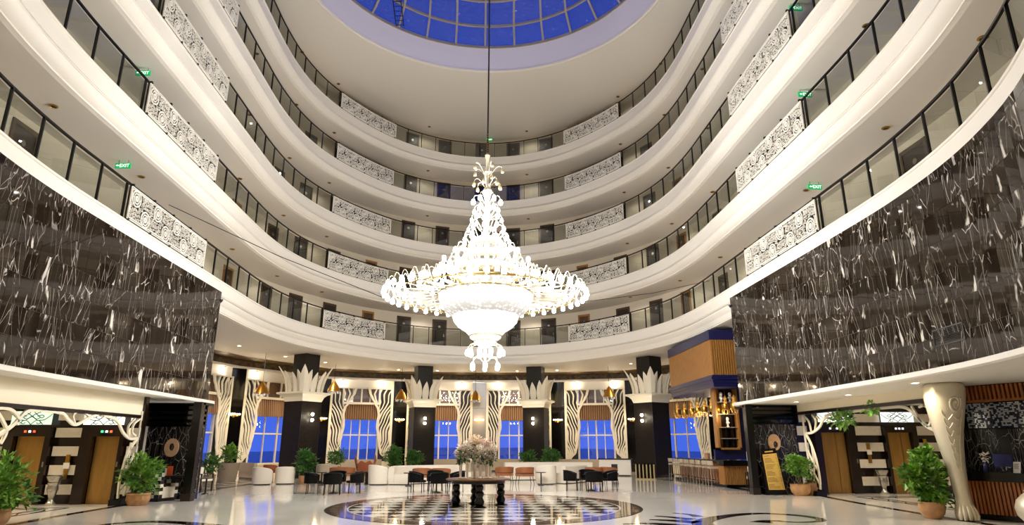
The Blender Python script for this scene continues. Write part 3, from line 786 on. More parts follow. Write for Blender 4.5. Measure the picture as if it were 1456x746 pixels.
# wash lights under the cornice
for i, (p, rz) in enumerate(LAMPS):
    t = thing('cornice_downlight', 'small lamp under the window cornice washing a white screen, %s from the left' % NTH[i], 'lamp', p, rz, 'lamps under the window cornice')
    MB().lathe([(.001, 0), (.06, 0), (.06, .09), (.001, .09)], n=12).build('housing', 'brass', t)
    MB().lathe([(.001, -.012), (.05, -.012), (.05, 0), (.001, 0)], n=12).build('lens', 'downlight_glow', t)
    light('cornice_light', 'POINT', p + Vector((0, -.12, -.1)), 16, (1, .80, .52), .05)
struct(MB().box(-400, 46.2, -8.2, 400, 4000, -8).build('ground_sea', 'sea', smooth=False))
struct(MB().box(-40, 47.2, -.5, 40, 60, -.05).build('floor_terrace', 'terrace', smooth=False))

# ================================================================== COLUMNS with lotus capitals
def petal(mb, base, out, up, w, h, lean, th=.05):
    """pointed leaf: base point, outward dir, height, width, how far the tip leans out"""
    out = Vector(out).normalized(); side = Vector((-out.y, out.x, 0)); rings = []
    for i in range(9):
        t = i / 8; ww = w * (.62 + .75 * t - 1.37 * t ** 2.6) * .5 if i < 8 else .006
        o = lean * (t ** 2.2); c = Vector(base) + Vector((0, 0, h * t)) + out * o
        cup = ww * .35
        rings.append([c - side * ww, c + out * cup, c + side * ww, c + side * ww * .9 - out * th, c + out * (cup - th), c - side * ww * .9 - out * th])
    mb.loft(rings)
def column(cx, cy, face, w, lab, cap_lab=None):
    t = thing('lotus_column', lab, 'column', (cx, cy, 0), face, 'dark columns with lotus capitals')
    h = w / 2; hs = w * .37
    MB().box(-h, -h, 0, h, h, 4.05).build('shaft', 'column_granite', t, smooth=False)
    MB().box(-h - .05, -h - .05, 0, h + .05, h + .05, .14).build('plinth', 'black_stone', t, smooth=False)
    for sx, sy in ((-1, -1), (1, -1), (1, 1), (-1, 1)): MB().box(sx * h - .018, sy * h - .018, .14, sx * h + .018, sy * h + .018, 4.05).build('edge_trim', 'column_upper', t, smooth=False)
    MB().loft([[(sx * q, sy * q, z) for sx, sy in ((-1, -1), (1, -1), (1, 1), (-1, 1))] for q, z in ((h + .02, 4.02), (h + .05, 4.1), (h + .10, 4.25), (h + .22, 4.38), (h + .36, 4.43), (h + .36, 4.52), (h + .1, 4.54))]).build('capital', 'cream_lacquer', t, smooth=False)
    MB().box(-hs, -hs, 4.5, hs, hs, 6.66).build('upper_shaft', 'column_upper', t, smooth=False)
    for q in range(4):
        a = q * pi / 2; R_ = Matrix.Rotation(a, 3, 'Z')
        for u, hh, ln in ((-.33, 1.22, .40), (.0, 1.12, .30), (.33, 1.22, .40)):
            mb = MB(); petal(mb, R_ @ Vector((u * w, -h * 1.0, 4.48)), R_ @ Vector((u * .5, -1, 0)), 0, .54, hh, ln); mb.build('petal', 'cream_lacquer', t)
        mb = MB(); petal(mb, R_ @ Vector((h * .98, -h * .98, 4.48)), R_ @ Vector((1, -1, 0)), 0, .62, 1.48, .55); mb.build('petal', 'cream_lacquer', t)
    for z in (3.33, 3.02):
        g = MB().lathe([(.001, 0), (.05, 0), (.05, .06), (.001, .06)], n=10)
        o = g.build('lamp_base', 'brass', t); o.matrix_basis = Matrix.Translation((0, -h, z)) @ Matrix.Rotation(pi / 2, 4, 'X')
        MB().sph((0, -h - .14, z), .085, 12, 8).build('globe_lamp', 'lamp_warm_white', t)
    return t
mat('lamp_warm_white', (1.0, 0.90, 0.74), 0.3, emit=22)
CW = 1.36
for cx, cy, s, lab in ((-9.85, 36.85, -15.0, 'black square column with white lotus capital, left front one with two lit globes'), (9.85, 36.85, 15.0, 'black square column with white lotus capital, right front one next to the bar'),
                       (-3.68, 42.2, -4.4, 'black square column with white lotus capital, just left of the centre pier'), (3.68, 42.2, 4.4, 'black square column with white lotus capital, just right of the centre pier')):
    n = GN(s); rz = (radians(58) if abs(cx) > 8 else radians(18)) * (1 if cx < 0 else -1)
    rz = {(-9.85): radians(45 + 12), 9.85: -radians(45 + 12), -3.68: radians(19), 3.68: -radians(19)}[cx]
    c = column(cx, cy, rz, CW, lab)
    p = Matrix.Rotation(rz, 3, 'Z') @ Vector((0, -CW / 2 - .45, 0)); light('column_light', 'POINT', (cx + p.x, cy + p.y, 3.2), 18, (1, .86, .66), .1)

# ================================================================== CHANDELIER
CH = Vector((.16, 20.0, 0))
ch = thing('chandelier', 'huge tiered chandelier with glowing lamps and crystal bowls, middle of the atrium', 'chandelier', (CH.x, CH.y, 3.9))
def chb(mb, name, m, **k):
    mb.v = [(x, y, z - 3.9) for x, y, z in mb.v]; return mb.build(name, m, ch, **k)
chb(MB().lathe([(.02, 4.0), (.05, 4.05), (.03, 4.2), (.07, 4.4), (.05, 4.7), (.12, 4.9), (.06, 5.3), (.06, 7.0), (.12, 7.2), (.07, 7.6), (.12, 8.1), (.06, 8.5), (.11, 9.0), (.05, 9.4), (.11, 9.8), (.15, 9.95), (.06, 10.1), (.05, 10.5), (.12, 10.62), (.05, 10.8), (.06, 11.1), (.09, 11.25), (.03, 11.35)], n=14), 'stem', 'champagne')
chb(MB().tube([(0, 0, 11.3), (0.01, 0, 15), (0, 0, 20), (0, 0, 24.85)], .028, 6), 'cable', 'black_metal')
for k in range(8): chb(MB().tube([(.03 * cos(t * .8), .03 * sin(t * .8), 11.35 + .09 * k + .012 * t) for t in range(8)], .012, 5), 'chain_link', 'brass')
def bowl(prof, name, m):
    n = 48; mb = MB()
    rings = []
    for r, z in prof:
        rings.append([((r * (1 + .018 * (1 if j % 2 else -1))) * cos(2 * pi * j / n), (r * (1 + .018 * (1 if j % 2 else -1))) * sin(2 * pi * j / n), z) for j in range(n)])
    mb.loft(rings, cap=False); return chb(mb, name, m)
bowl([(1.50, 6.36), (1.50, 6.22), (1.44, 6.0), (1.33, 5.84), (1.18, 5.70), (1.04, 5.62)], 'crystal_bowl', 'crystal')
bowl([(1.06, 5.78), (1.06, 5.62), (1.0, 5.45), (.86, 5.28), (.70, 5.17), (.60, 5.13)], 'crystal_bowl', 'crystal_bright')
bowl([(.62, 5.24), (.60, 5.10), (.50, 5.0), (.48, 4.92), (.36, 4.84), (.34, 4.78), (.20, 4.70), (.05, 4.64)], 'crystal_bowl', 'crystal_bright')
def hoop(r, z, t=.03, m='gilt'): chb(MB().loft([[((r + t * a) * cos(2 * pi * j / 48), (r + t * a) * sin(2 * pi * j / 48), z + t * b) for j in range(48)] for a, b in ((1, 0), (0, 1), (-1, 0), (0, -1))], loop=True), 'hoop', m)
for r, z, t in ((1.52, 6.37, .035), (1.07, 5.74, .035), (.61, 5.22, .03), (.5, 5.0, .022), (.36, 4.83, .02), (2.9, 6.26, .025), (2.0, 6.55, .025), (1.15, 7.0, .04), (.85, 7.45, .035), (.6, 7.95, .03)): hoop(r, z, t)
for r0, r1, z in ((1.15, .85, 7.0), (.85, .6, 7.45), (.6, .35, 7.95)):
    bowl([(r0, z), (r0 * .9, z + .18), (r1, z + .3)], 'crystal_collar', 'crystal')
lampm = None
def lampmesh(m, sc):
    mb = MB().lathe([(.02 * sc, .12 * sc), (.055 * sc, .10 * sc), (.085 * sc, .02 * sc), (.09 * sc, -.06 * sc), (.07 * sc, -.11 * sc), (.02 * sc, -.13 * sc)], n=10)
    return mb.build('lamp', m)
def tier(n, r0, z0, r1, z1, rise, sc, m='lamp_white', phase=0.0, up=False):
    pts = []
    for i in range(9):
        t = i / 8; r = r0 + (r1 - r0) * (1 - (1 - t) ** 1.6); z = z0 + (z1 - z0) * t + rise * sin(pi * min(1, t * 1.02)) * (1 if t < .7 else 1)
        pts.append((r, 0, z - 3.9))
    arm0 = MB().tube(pts, .014 * max(.8, sc), 5).build('arm', 'champagne')
    lamp0 = lampmesh(m, sc)
    first = True
    for k in range(n):
        M = Matrix.Rotation(2 * pi * (k + phase) / n, 4, 'Z')
        a = arm0 if first else arm0.copy(); l = lamp0 if first else lamp0.copy()
        if not first: COL.objects.link(a); COL.objects.link(l)
        a.parent = ch; a.matrix_basis = M; l.parent = a
        l.matrix_basis = Matrix.Translation((r1, 0, z1 - 3.9 - .1 * sc)) if not up else Matrix.Translation((r1, 0, z1 - 3.9 + .1 * sc))
        first = False
tier(44, 2.9, 6.2, 3.24, 6.38, .30, .8)
tier(34, 2.55, 6.25, 2.82, 6.5, .32, .7, phase=.5)
tier(22, 1.6, 6.5, 2.15, 6.72, .35, .75)
tier(20, 1.15, 6.9, 1.65, 7.0, .35, .7, phase=.5)
tier(16, .85, 7.3, 1.25, 7.35, .32, .68)
tier(14, .62, 7.75, .98, 7.78, .3, .64, phase=.5)
tier(11, .4, 8.15, .75, 8.2, .28, .62)
tier(9, .2, 8.5, .60, 8.6, .25, .6, phase=.5)
tier(8, .12, 8.9, .50, 8.95, .22, .6)
tier(7, .10, 9.2, .42, 9.25, .2, .6, phase=.5)
tier(6, .08, 9.5, .46, 9.62, .22, .8)
tier(6, .06, 10.05, .46, 10.2, .22, .75, 'lamp_glass_off', phase=.25)
tier(5, .06, 10.45, .52, 10.75, .25, .65, 'lamp_glass_off')
tier(10, .1, 4.62, .56, 4.55, .16, .8)
tier(6, .03, 4.15, .45, 4.12, .2, .8, phase=.5)
# candle spikes and radial glass spokes
sp0 = MB().tube([(1.55, 0, 6.33 - 3.9), (1.9, 0, 6.28 - 3.9), (2.0, 0, 6.27 - 3.9), (2.15, 0, 6.26 - 3.9), (2.3, 0, 6.26 - 3.9), (2.6, 0, 6.25 - 3.9), (2.9, 0, 6.26 - 3.9)], [.016, .02, .055, .06, .055, .02, .014], 6).build('glass_spoke', 'champagne')
for k in range(30):
    a = sp0 if k == 0 else sp0.copy()
    if k: COL.objects.link(a)
    a.parent = ch; a.matrix_basis = Matrix.Rotation(2 * pi * k / 30, 4, 'Z')
cd0 = MB().tube([(1.3, 0, 6.8 - 3.9), (1.38, 0, 7.1 - 3.9), (1.38, 0, 7.45 - 3.9)], .035, 6).build('candle', 'champagne')
fl0 = MB().sph((1.38, 0, 7.55 - 3.9), .07, 8, 6, 1.4).build('lamp', 'lamp_white')
for k in range(8):
    a = cd0 if k == 0 else cd0.copy(); l = fl0 if k == 0 else fl0.copy()
    if k: COL.objects.link(a); COL.objects.link(l)
    a.parent = ch; l.parent = a; a.matrix_basis = Matrix.Rotation(2 * pi * k / 8, 4, 'Z')
for nm, p, q in (('left', G(-26.5, -.02, 9.1), (-3.1, 20.6, 6.3)), ('right', G(19.5, -.02, 8.65), (3.3, 20.8, 6.3))):
    w = MB().tube([p, (Vector(p) + Vector(q)) / 2 - Vector((0, 0, .12)), q], .012, 5).build('stay_wire', 'black_metal')
    tag(w, 'thin dark stay wire running from the chandelier to the first gallery on the ' + nm, 'wire')

for k in range(6): light('chandelier_lamp', 'POINT', (CH.x + 3.08 * cos(k * pi / 3 + .3), CH.y + 3.08 * sin(k * pi / 3 + .3), 6.12), CHAND_W, (1, .98, .95), .10)
for k in range(3): light('chandelier_lamp', 'POINT', (CH.x + 1.1 * cos(k * 2.094), CH.y + 1.1 * sin(k * 2.094), 8.3), CHAND_W * 4.7, (1, .98, .95), .10)

# ================================================================== LIFT LOBBIES
def curve_tube(pts, w, steps=6):
    """smooth closed-section ribbon through control points"""
    P = [Vector(p) for p in pts]; out = []
    for i in range(len(P) - 1):
        a = P[max(i - 1, 0)]; b = P[i]; c = P[i + 1]; d = P[min(i + 2, len(P) - 1)]
        for k in range(steps):
            t = k / steps; out.append(.5 * ((2 * b) + (c - a) * t + (2 * a - 5 * b + 4 * c - d) * t * t + (3 * b - a - 3 * c + d) * t ** 3))
    out.append(P[-1]); return out
def transom(t, x0, x1, z0, z1, y, m):
    MB().box(x0, y - .02, z0, x1, y, z1).build('glass_panel', m, t, smooth=False)
    w = x1 - x0; h = z1 - z0; c = (x0 + x1) / 2
    mb = MB()
    for sg in (-1, 1):
        for pts in ([(0, .0), (.10, .28), (.2, .30), (.24, .12), (.17, .06), (.14, .16)], [(0.02, .62), (.12, .42), (.2, .55), (.12, .75), (.03, .98)], [(.0, .62), (.08, .8), (.2, .95)], [(.2, .33), (.33, .38), (.5, .8)], [(.14, .62), (.24, .72), (.3, .62), (.25, .5), (.2, .58)], [(.2, .3), (.3, .02)], [(.0, .62), (.13, .36)]):
            mb.tube(curve_tube([(c + sg * u * w, y - .03, z0 + v * h) for u, v in pts], 0, 4), .011, 5)
    mb.build('ironwork', 'black_metal', t)
def lift(name_lab, xs, xe, door0, door1, ztop, y, tr, m, num, col):
    t = thing('elevator', name_lab, 'elevator', ((xs + xe) / 2, y, 0), 0, 'elevators')
    def B(n, mm, *b):
        return MB().box(*b).build(n, mm, t, world=True, smooth=False)
    B('jamb', 'lift_brown', xs, y - .16, 0, door0 - .02, y + .05, ztop + .26); B('jamb', 'lift_brown', door1 + .02, y - .16, 0, xe, y + .05, ztop + .26)
    B('head', 'lift_brown', door0 - .02, y - .16, ztop, door1 + .02, y + .05, ztop + .26)
    xm = door0 + (door1 - door0) * .62
    d = B('door_leaf', 'bronze_door', door0, y + .02, 0, xm - .004, y + .06, ztop)
    d = B('door_leaf', 'bronze_door', xm + .004, y, 0, door1, y + .05, ztop)
    B('threshold', 'silver', door0, y - .17, 0, door1, y + .02, .012)
    cx = (door0 + door1) / 2
    dp = B('floor_display', 'vent_black', cx - .19, y - .175, ztop + .09, cx + .19, y - .16, ztop + .19)
    for dx, c_ in ((-.13, col[0]), (0, col[1]), (.13, col[2])):
        if c_: B('indicator', c_, cx + dx - .035, y - .18, ztop + .11, cx + dx + .035, y - .174, ztop + .17)
    B('call_buttons', 'silver', xe - .1, y - .17, 1.05, xe - .05, y - .16, 1.2)
    transom_world(t, tr, y - .14, m)
    return t
def transom_world(t, tr, y, m):
    x0, x1, z0, z1 = tr; lx, ly = t.location.x, t.location.y
    transom(t, x0 - lx, x1 - lx, z0, z1, y - ly, m)
# left
YL = 20.62
wl = struct(MB().box(-16.2, YL + .05, 0, -10.32, YL + .25, 3.12).build('wall_lift_left', 'lift_brown', smooth=False))
def blocks(w, x0, x1, y, zs):
    for z0, z1 in zs: MB().box(x0, y - .04, z0, x1, y + .05, z1).build('stone_block', 'check_light', w, smooth=False)
ZB = [(.27, .55), (.82, 1.10), (1.36, 1.64), (1.90, 2.18), (2.40, 2.68)]
for x0, x1 in ((-12.82, -12.02), (-15.6, -14.2), (-10.66, -10.36)): blocks(wl, x0, x1, YL + .02, ZB)
lift('bronze elevator with dark frame on the far left, behind the left edge plant', -14.2, -12.86, -13.92, -13.05, 1.93, YL, (-14.1, -12.92, 2.27, 2.66), 'stained_glass', 2, ('display_red', 'display_white', 'display_red'))
lift('dark bronze elevator on the left, nearer the black donut wall, green and red indicator', -11.98, -10.72, -11.62, -10.86, 1.93, YL, (-11.98, -10.78, 2.27, 2.66), 'stained_white', 1, ('display_green', 'display_white', 'display_red'))
struct(MB().box(-16.3, 9, 0, -16.1, 20.8, 3.12).build('wall_alcove_left', 'cream_plaster', smooth=False))
struct(MB().box(-16.3, 8.8, 0, -10.3, 9.0, 3.12).build('wall_alcove_front_left', 'cream_plaster', smooth=False))
struct(MB().box(-10.55, 9, 2.53, -10.4, 20.7, 3.12).build('trim_lintel_left', 'cream_plaster', smooth=False))
struct(MB().box(-10.58, 9, 2.47, -10.37, 20.7, 2.56).build('trim_dark_left', 'dark_wood', smooth=False))
# right
YR = 23.7
wr = struct(MB().box(11.72, YR + .05, 0, 18.2, YR + .25, 3.12).build('wall_lift_right', 'lift_brown', smooth=False))
ZR = [(.27, .58), (.88, 1.18), (1.46, 1.77), (2.03, 2.36), (2.5, 2.8)]
for x0, x1 in ((13.92, 14.92), (16.25, 17.3), (11.75, 12.1)): blocks(wr, x0, x1, YR + .02, ZR)
lift('bronze elevator with lit white transom on the right, beside the ball tree', 12.3, 13.85, 12.57, 13.5, 2.13, YR, (12.5, 13.8, 2.5, 2.86), 'stained_white', 2, ('display_white', None, 'display_white'))
lift('bronze elevator with lit white transom on the right, behind the big leafy bush', 14.95, 16.2, 15.08, 15.98, 2.13, YR, (14.9, 16.15, 2.5, 2.86), 'stained_white', 2, ('display_white', 'display_white', 'display_white'))
struct(MB().box(18.0, 12, 0, 18.2, 23.9, 3.12).build('wall_alcove_right', 'cream_plaster', smooth=False))
struct(MB().box(11.7, 15.6, 2.83, 11.85, 23.65, 3.12).build('trim_lintel_right', 'cream_plaster', smooth=False))
struct(MB().box(11.67, 15.6, 2.75, 11.88, 23.65, 2.85).build('trim_dark_right', 'dark_wood', smooth=False))
# curling white arch screens in front of the lift lobbies
def arch(lab, X, curves, bars, loc, grp='white curling arch screens'):
    t = thing('arch_screen', lab, 'screen', loc, 0, grp)
    def ribbon(pts, w, nm):
        P = curve_tube([(X, y, z) for y, z in pts], 0, 7); L = []; Rr = []
        for i, p in enumerate(P):
            d = (P[min(i + 1, len(P) - 1)] - P[max(i - 1, 0)]).normalized(); n = Vector((0, -d.z, d.y)) * w / 2
            L.append(p - n); Rr.append(p + n)
        MB().strip(L, Rr, (.05, 0, 0)).build(nm, 'cream_lacquer', t, world=True)
    for c, w in curves: ribbon(c, w, 'scroll')
    for b in bars: ribbon(b, .05, 'upright')
    return t
arch('white curling arch screen under the left canopy, framing the two left elevators', -10.42,
     [([(20.05, .2), (20.0, .66), (20.07, 1.05), (20.22, 1.49), (20.64, 1.89)], .075), ([(20.64, 1.89), (20.2, 1.86), (19.75, 2.03), (19.38, 2.32), (18.89, 2.44), (18.37, 2.46)], .075),
      ([(18.6, 2.44), (18.37, 2.47), (17.92, 2.36), (17.44, 2.18), (17.11, 2.28), (16.85, 2.42), (16.44, 2.46), (15.92, 2.46), (15.51, 2.41), (15.29, 2.21), (15.06, 2.03), (14.7, 1.85), (14.2, 1.8)], .075),
      ([(14.3, 2.4), (14.89, 2.44), (15.25, 2.3), (15.3, 2.1)], .065), ([(14.5, 2.44), (14.85, 2.15), (15.0, 1.95), (14.9, 1.7)], .065), ([(20.3, 1.75), (20.3, 1.2), (20.5, .8), (20.35, .25)], .05),
      ([(20.0, .8), (20.35, 1.1), (20.65, 1.5)], .045), ([(20.05, .4), (20.4, .65), (20.66, 1.0)], .045), ([(20.6, 2.45), (20.3, 2.3), (20.25, 2.05), (20.5, 1.95)], .05), ([(20.1, 1.9), (20.0, 2.2), (20.3, 2.45)], .045),
      ([(17.4, 2.2), (17.25, 2.4), (17.4, 2.5)], .04), ([(18.0, 2.4), (17.7, 2.5)], .04), ([(13.6, 2.45), (13.9, 2.1), (14.3, 1.8), (14.6, 1.5), (14.7, 1.1), (14.65, .3)], .07)],
     [[(20.68, 2.48), (20.68, 1.2), (20.68, .1)]], (-10.42, 20.4, 0))
struct(MB().box(-10.62, 20.0, 0, -10.3, 20.75, .16).build('trim_plinth_left', 'black_stone', smooth=False))
arch('white curling arch screen under the right canopy, framing the two right elevators', 11.78,
     [([(22.68, .21), (22.63, .64), (22.72, 1.22), (22.95, 1.75), (23.24, 2.09)], .08), ([(23.24, 2.09), (22.73, 2.11), (22.2, 2.28), (21.91, 2.5), (21.53, 2.66)], .08), ([(21.5, 2.66), (20.76, 2.7), (19.95, 2.7), (18.5, 2.72), (17.5, 2.68), (17.06, 2.42), (16.74, 2.16), (16.34, 2.01), (16.0, 1.9)], .08),
      ([(17.2, 2.7), (17.0, 2.4), (16.7, 2.15), (16.5, 2.35), (16.55, 2.6), (16.8, 2.72)], .06), ([(16.2, 2.5), (16.45, 2.7), (16.9, 2.65)], .055), ([(16.35, 2.05), (16.3, 2.3), (16.45, 2.55)], .055),
      ([(23.2, 2.7), (22.9, 2.5), (22.8, 2.15)], .05), ([(22.6, 2.72), (22.4, 2.5), (22.55, 2.15)], .05), ([(22.0, 2.45), (22.3, 2.65)], .05), ([(22.9, 1.65), (22.9, 1.0), (23.05, .5), (22.9, .2)], .05), ([(22.65, .8), (22.95, 1.1), (23.22, 1.5)], .045), ([(22.66, .35), (22.9, .65), (23.14, .9)], .045)],
     [[(23.3, 2.74), (23.28, 1.45), (23.1, .15)]], (11.78, 22.9, 0))
struct(MB().box(11.6, 22.55, 0, 11.95, 23.4, .16).build('trim_plinth_right', 'black_stone', smooth=False))
# urn-shaped bins and call plates
def urn(x, y, lab):
    t = thing('ash_urn', lab, 'bin', (x, y, 0), 0, 'silver urns between the elevators')
    MB().lathe([(.14, 0), (.15, .04), (.09, .1), (.07, .2), (.12, .34), (.15, .45), (.13, .55), (.17, .62)], n=14).build('pedestal', 'silver', t)
    MB().lathe([(.12, .6), (.2, .74), (.22, .8), (.2, .82), (.16, .78), (.001, .77)], n=16).build('bowl', 'silver', t)
urn(-12.35, 20.2, 'silver flared urn on the floor between the two left elevators')
urn(14.5, 23.35, 'silver flared urn on the floor between the two right elevators')
for x, y, z, lab in ((14.32, YR - .05, 1.4, 'small gold call plate on the striped wall between the right elevators'), (16.5, YR - .05, 1.55, 'small gold call plate on the striped wall near the silver claw leg'), (-12.3, YL - .05, 1.05, 'small call plate on the striped wall between the left elevators')):
    t = thing('call_plate', lab, 'panel', (x, y, z)); MB().box(-.06, -.02, -.35, .06, .02, .35).build('plate', 'brass', t, smooth=False); MB().box(-.09, -.03, -.05, .09, -.02, .12).build('notice', 'paper', t, smooth=False); MB().lathe([(.001, 0), (.02, 0), (.02, .03), (.001, .03)], (0, -.03, -.2), 8).build('button', 'chrome', t)
# lobby ceiling lamps: canopy, rear ceiling, and added ones brightening the elevator lobbies
k = 0
pd = None
LPOS = [(-12.6, 18.2, 3.12), (-14.6, 18.2, 3.12), (13.6, 21.2, 3.12), (15.8, 21.2, 3.12), (-10.9, 14.35, 3.12), (-10.6, 17.4, 3.12), (-10.6, 20.2, 3.12), (10.55, 15.1, 3.12), (11.0, 18.8, 3.12), (11.0, 22.0, 3.12), (-5.54, 44.0, 6.645), (-2.93, 44.4, 6.645), (-12.5, 33.55, 6.645), (-11.3, 37.6, 6.645), (-9.6, 40.2, 6.645), (2.6, 44.4, 6.645), (5.3, 43.7, 6.645), (9.5, 39.82, 6.645)]
names = ['added to brighten the left elevator lobby, right one', 'added to brighten the left elevator lobby, left one', 'added to brighten the right elevator lobby, left one', 'added to brighten the right elevator lobby, right one', 'in the left canopy soffit, nearest the left edge', 'in the left canopy soffit, middle one', 'in the left canopy soffit, nearest the black donut wall', 'in the right canopy soffit, above the silver claw leg', 'in the right canopy soffit, middle one', 'in the right canopy soffit, nearest the menu stand',
         'in the rear ceiling, left of the second lotus column', 'in the rear ceiling, right of the second lotus column', 'in the rear ceiling, leftmost one', 'in the rear ceiling, just left of the first lotus column', 'in the rear ceiling, just right of the first lotus column', 'in the rear ceiling, left of the third lotus column', 'in the rear ceiling, right of the third lotus column', 'in the rear ceiling, left of the right front lotus column']
for p, nm in zip(LPOS, names):
    lab = 'lit round recessed downlight ' + nm
    if pd is None:
        pd = thing('recessed_downlight', lab, 'lamp', p, 0, 'lit recessed downlights')
        MB().lathe([(.075, 0), (.12, 0), (.12, -.012), (.075, -.004)], n=16).build('rim', 'white_lacquer', pd)
        MB().lathe([(.001, -.002), (.075, -.002), (.075, -.006), (.001, -.006)], n=14).build('lens', 'downlight_glow', pd)
        index_kids()
    else: dup(pd, p, 0, lab)
    hi = p[2] > 5
    light('downlight', 'SPOT', (p[0], p[1], p[2] - .03), LOBBY_W * (3.6 if hi else 1.0), (1, .83, .60), .06, spot=2.3)

# ================================================================== BLACK BACKDROPS WITH CREAM RINGS
def disc_ring(t, c, ro, ri, hole, tilt):
    n = 28; A = [(c[0] + ro * .78 * cos(2 * pi * k / n), c[1], c[2] + ro * sin(2 * pi * k / n)) for k in range(n)]
    B = [(c[0] + hole[0] + ri * .72 * cos(2 * pi * k / n), c[1], c[2] + hole[1] + ri * sin(2 * pi * k / n)) for k in range(n)]
    MB().loft([A, B, [(x, y + .05, z) for x, y, z in B], [(x, y + .05, z) for x, y, z in A]], loop=True).build('cream_ring', 'disc_cream', t, smooth=False)
def backdrop(lab, x0, x1, y, zt, zl, postx, postw, posty, ring_c, ring_h):
    t = thing('marble_backdrop', lab, 'screen', ((x0 + x1) / 2, y, 0)); lx = (x0 + x1) / 2
    X = lambda a: a - lx
    n = 4; w = (x1 - x0) / n
    for k in range(n):
        for z0, z1 in ((0, .95), (.95, zl)):
            MB().box(X(x0 + k * w) + .003, .0, z0 + .004, X(x0 + (k + 1) * w) - .003, .12, z1 - .004).build('stone_panel', 'marquina_wall', t, smooth=False)
    MB().box(X(x0), .06, 0, X(x1), .2, zt).build('back_board', 'black_stone', t, smooth=False)
    MB().box(X(x0), -.3, zt - .04, X(x1), .1, zt).build('header_top', 'black_stone', t, smooth=False)
    for xx in (x0, x1 - .05): MB().box(X(xx), -.3, zl, X(xx) + .05, .1, zt).build('header_side', 'black_stone', t, smooth=False)
    for k in range(4):
        z = zl + .06 + k * (zt - zl - .08) / 4
        MB().box(X(x0), -.12, z, X(x1), .06, z + .1).build('header_slat', 'dark_glass', t, smooth=False)
    MB().box(X(postx) - postw / 2, posty - y - .14, 0, X(postx) + postw / 2, posty - y + .14, zt).build('post', 'black_stone', t, smooth=False)
    MB().box(X(postx) - postw / 2 - .02, posty - y - .16, 0, X(postx) + postw / 2 + .02, posty - y + .16, .22).build('post_base', 'dark_wood', t, smooth=False)
    y0_, y1_ = sorted((posty - y, 0.1))
    MB().box(X(postx) - postw / 2, y0_, zt - .08, X(postx) + postw / 2, y1_, zt).build('side_beam', 'black_stone', t, smooth=False)
    disc_ring(t, (X(ring_c[0]), -.06, ring_c[1]), .29, .12, ring_h, 0)
    return t
backdrop('black marble wall with a cream ring on the left, behind the checkered chair', -10.95, -9.15, 22.3, 3.02, 2.27, -9.08, .26, 21.6, (-10.08, 1.6), (0.0, .02))
backdrop('black marble wall with a cream ring on the right, behind the menu stand', 9.95, 11.7, 23.72, 3.1, 2.42, 9.83, .24, 23.45, (10.82, 1.78), (.04, -.08))

# ================================================================== MENU STAND
t = thing('menu_stand', 'leaning black menu stand with a gold sheet of small print, right side', 'stand', (10.47, 23.15, 0))
A = [(-.37, 0, .02), (.36, 0, .02), (.18, .12, 1.58), (-.37, .12, 1.52)]
MB().slab(A, (0, .05, 0)).build('board', 'black_stone', t, smooth=False)
def onb(u, v): 
    a = Vector(A[0]).lerp(Vector(A[1]), u); b = Vector(A[3]).lerp(Vector(A[2]), u); return a.lerp(b, v) + Vector((0, -.012, 0))
MB().slab([onb(.14, .1), onb(.96, .1), onb(.97, .89), onb(.06, .89)], (0, -.004, 0)).build('menu_sheet', 'menu_gold', t, smooth=False)
mb = MB(); rg = random.Random(2)
for k in range(26):
    v = .13 + k * .0285
    if k % 5 == 4: continue
    u1 = .2 + rg.uniform(.25, .55)
    for a, b in ((.17, u1), (.86, .92)): mb.slab([onb(a, v), onb(b, v), onb(b, v + .008), onb(a, v + .008)], (0, -.006, 0))
mb.build('print_lines', 'ink', t, smooth=False)
mb = MB()
for k in range(9): mb.slab([onb(.24 + k * .06, .925), onb(.285 + k * .06, .925), onb(.285 + k * .06, .955), onb(.24 + k * .06, .955)], (0, -.006, 0))
mb.build('heading_lines', 'menu_gold', t, smooth=False)
MB().box(-.39, -.05, 0, .38, .3, .03).build('foot', 'black_stone', t, smooth=False)

# ================================================================== PLANTS
def foliage(n, rx, rz, leaf, seed, c=(0, 0, 0), flatb=.0, hollow=.35):
    rg = random.Random(seed); mb = MB()
    for i in range(n):
        while True:
            p = Vector((rg.uniform(-1, 1), rg.uniform(-1, 1), rg.uniform(-1, 1))); l = p.length
            if hollow < l < 1: break
        bump = .84 + .24 * sin(p.x * 5 + seed) * sin(p.y * 6 + 2) + .2 * sin(p.z * 6 + seed * 2 + p.x * 3)
        q = Vector((p.x * rx * bump, p.y * rx * bump, p.z * rz * bump)) + Vector(c)
        d = (p + Vector((rg.uniform(-.8, .8), rg.uniform(-.8, .8), rg.uniform(-.2, .9)))).normalized(); s = Vector((-d.y, d.x, rg.uniform(-.4, .4))).normalized(); L = leaf * rg.uniform(.7, 1.3); w = L * .33
        up = d.cross(s) * L * .12
        mb.add([q, q + d * L * .5 + s * w + up, q + d * L - up, q + d * L * .5 - s * w + up], [(0, 1, 2), (0, 2, 3)])
    return mb
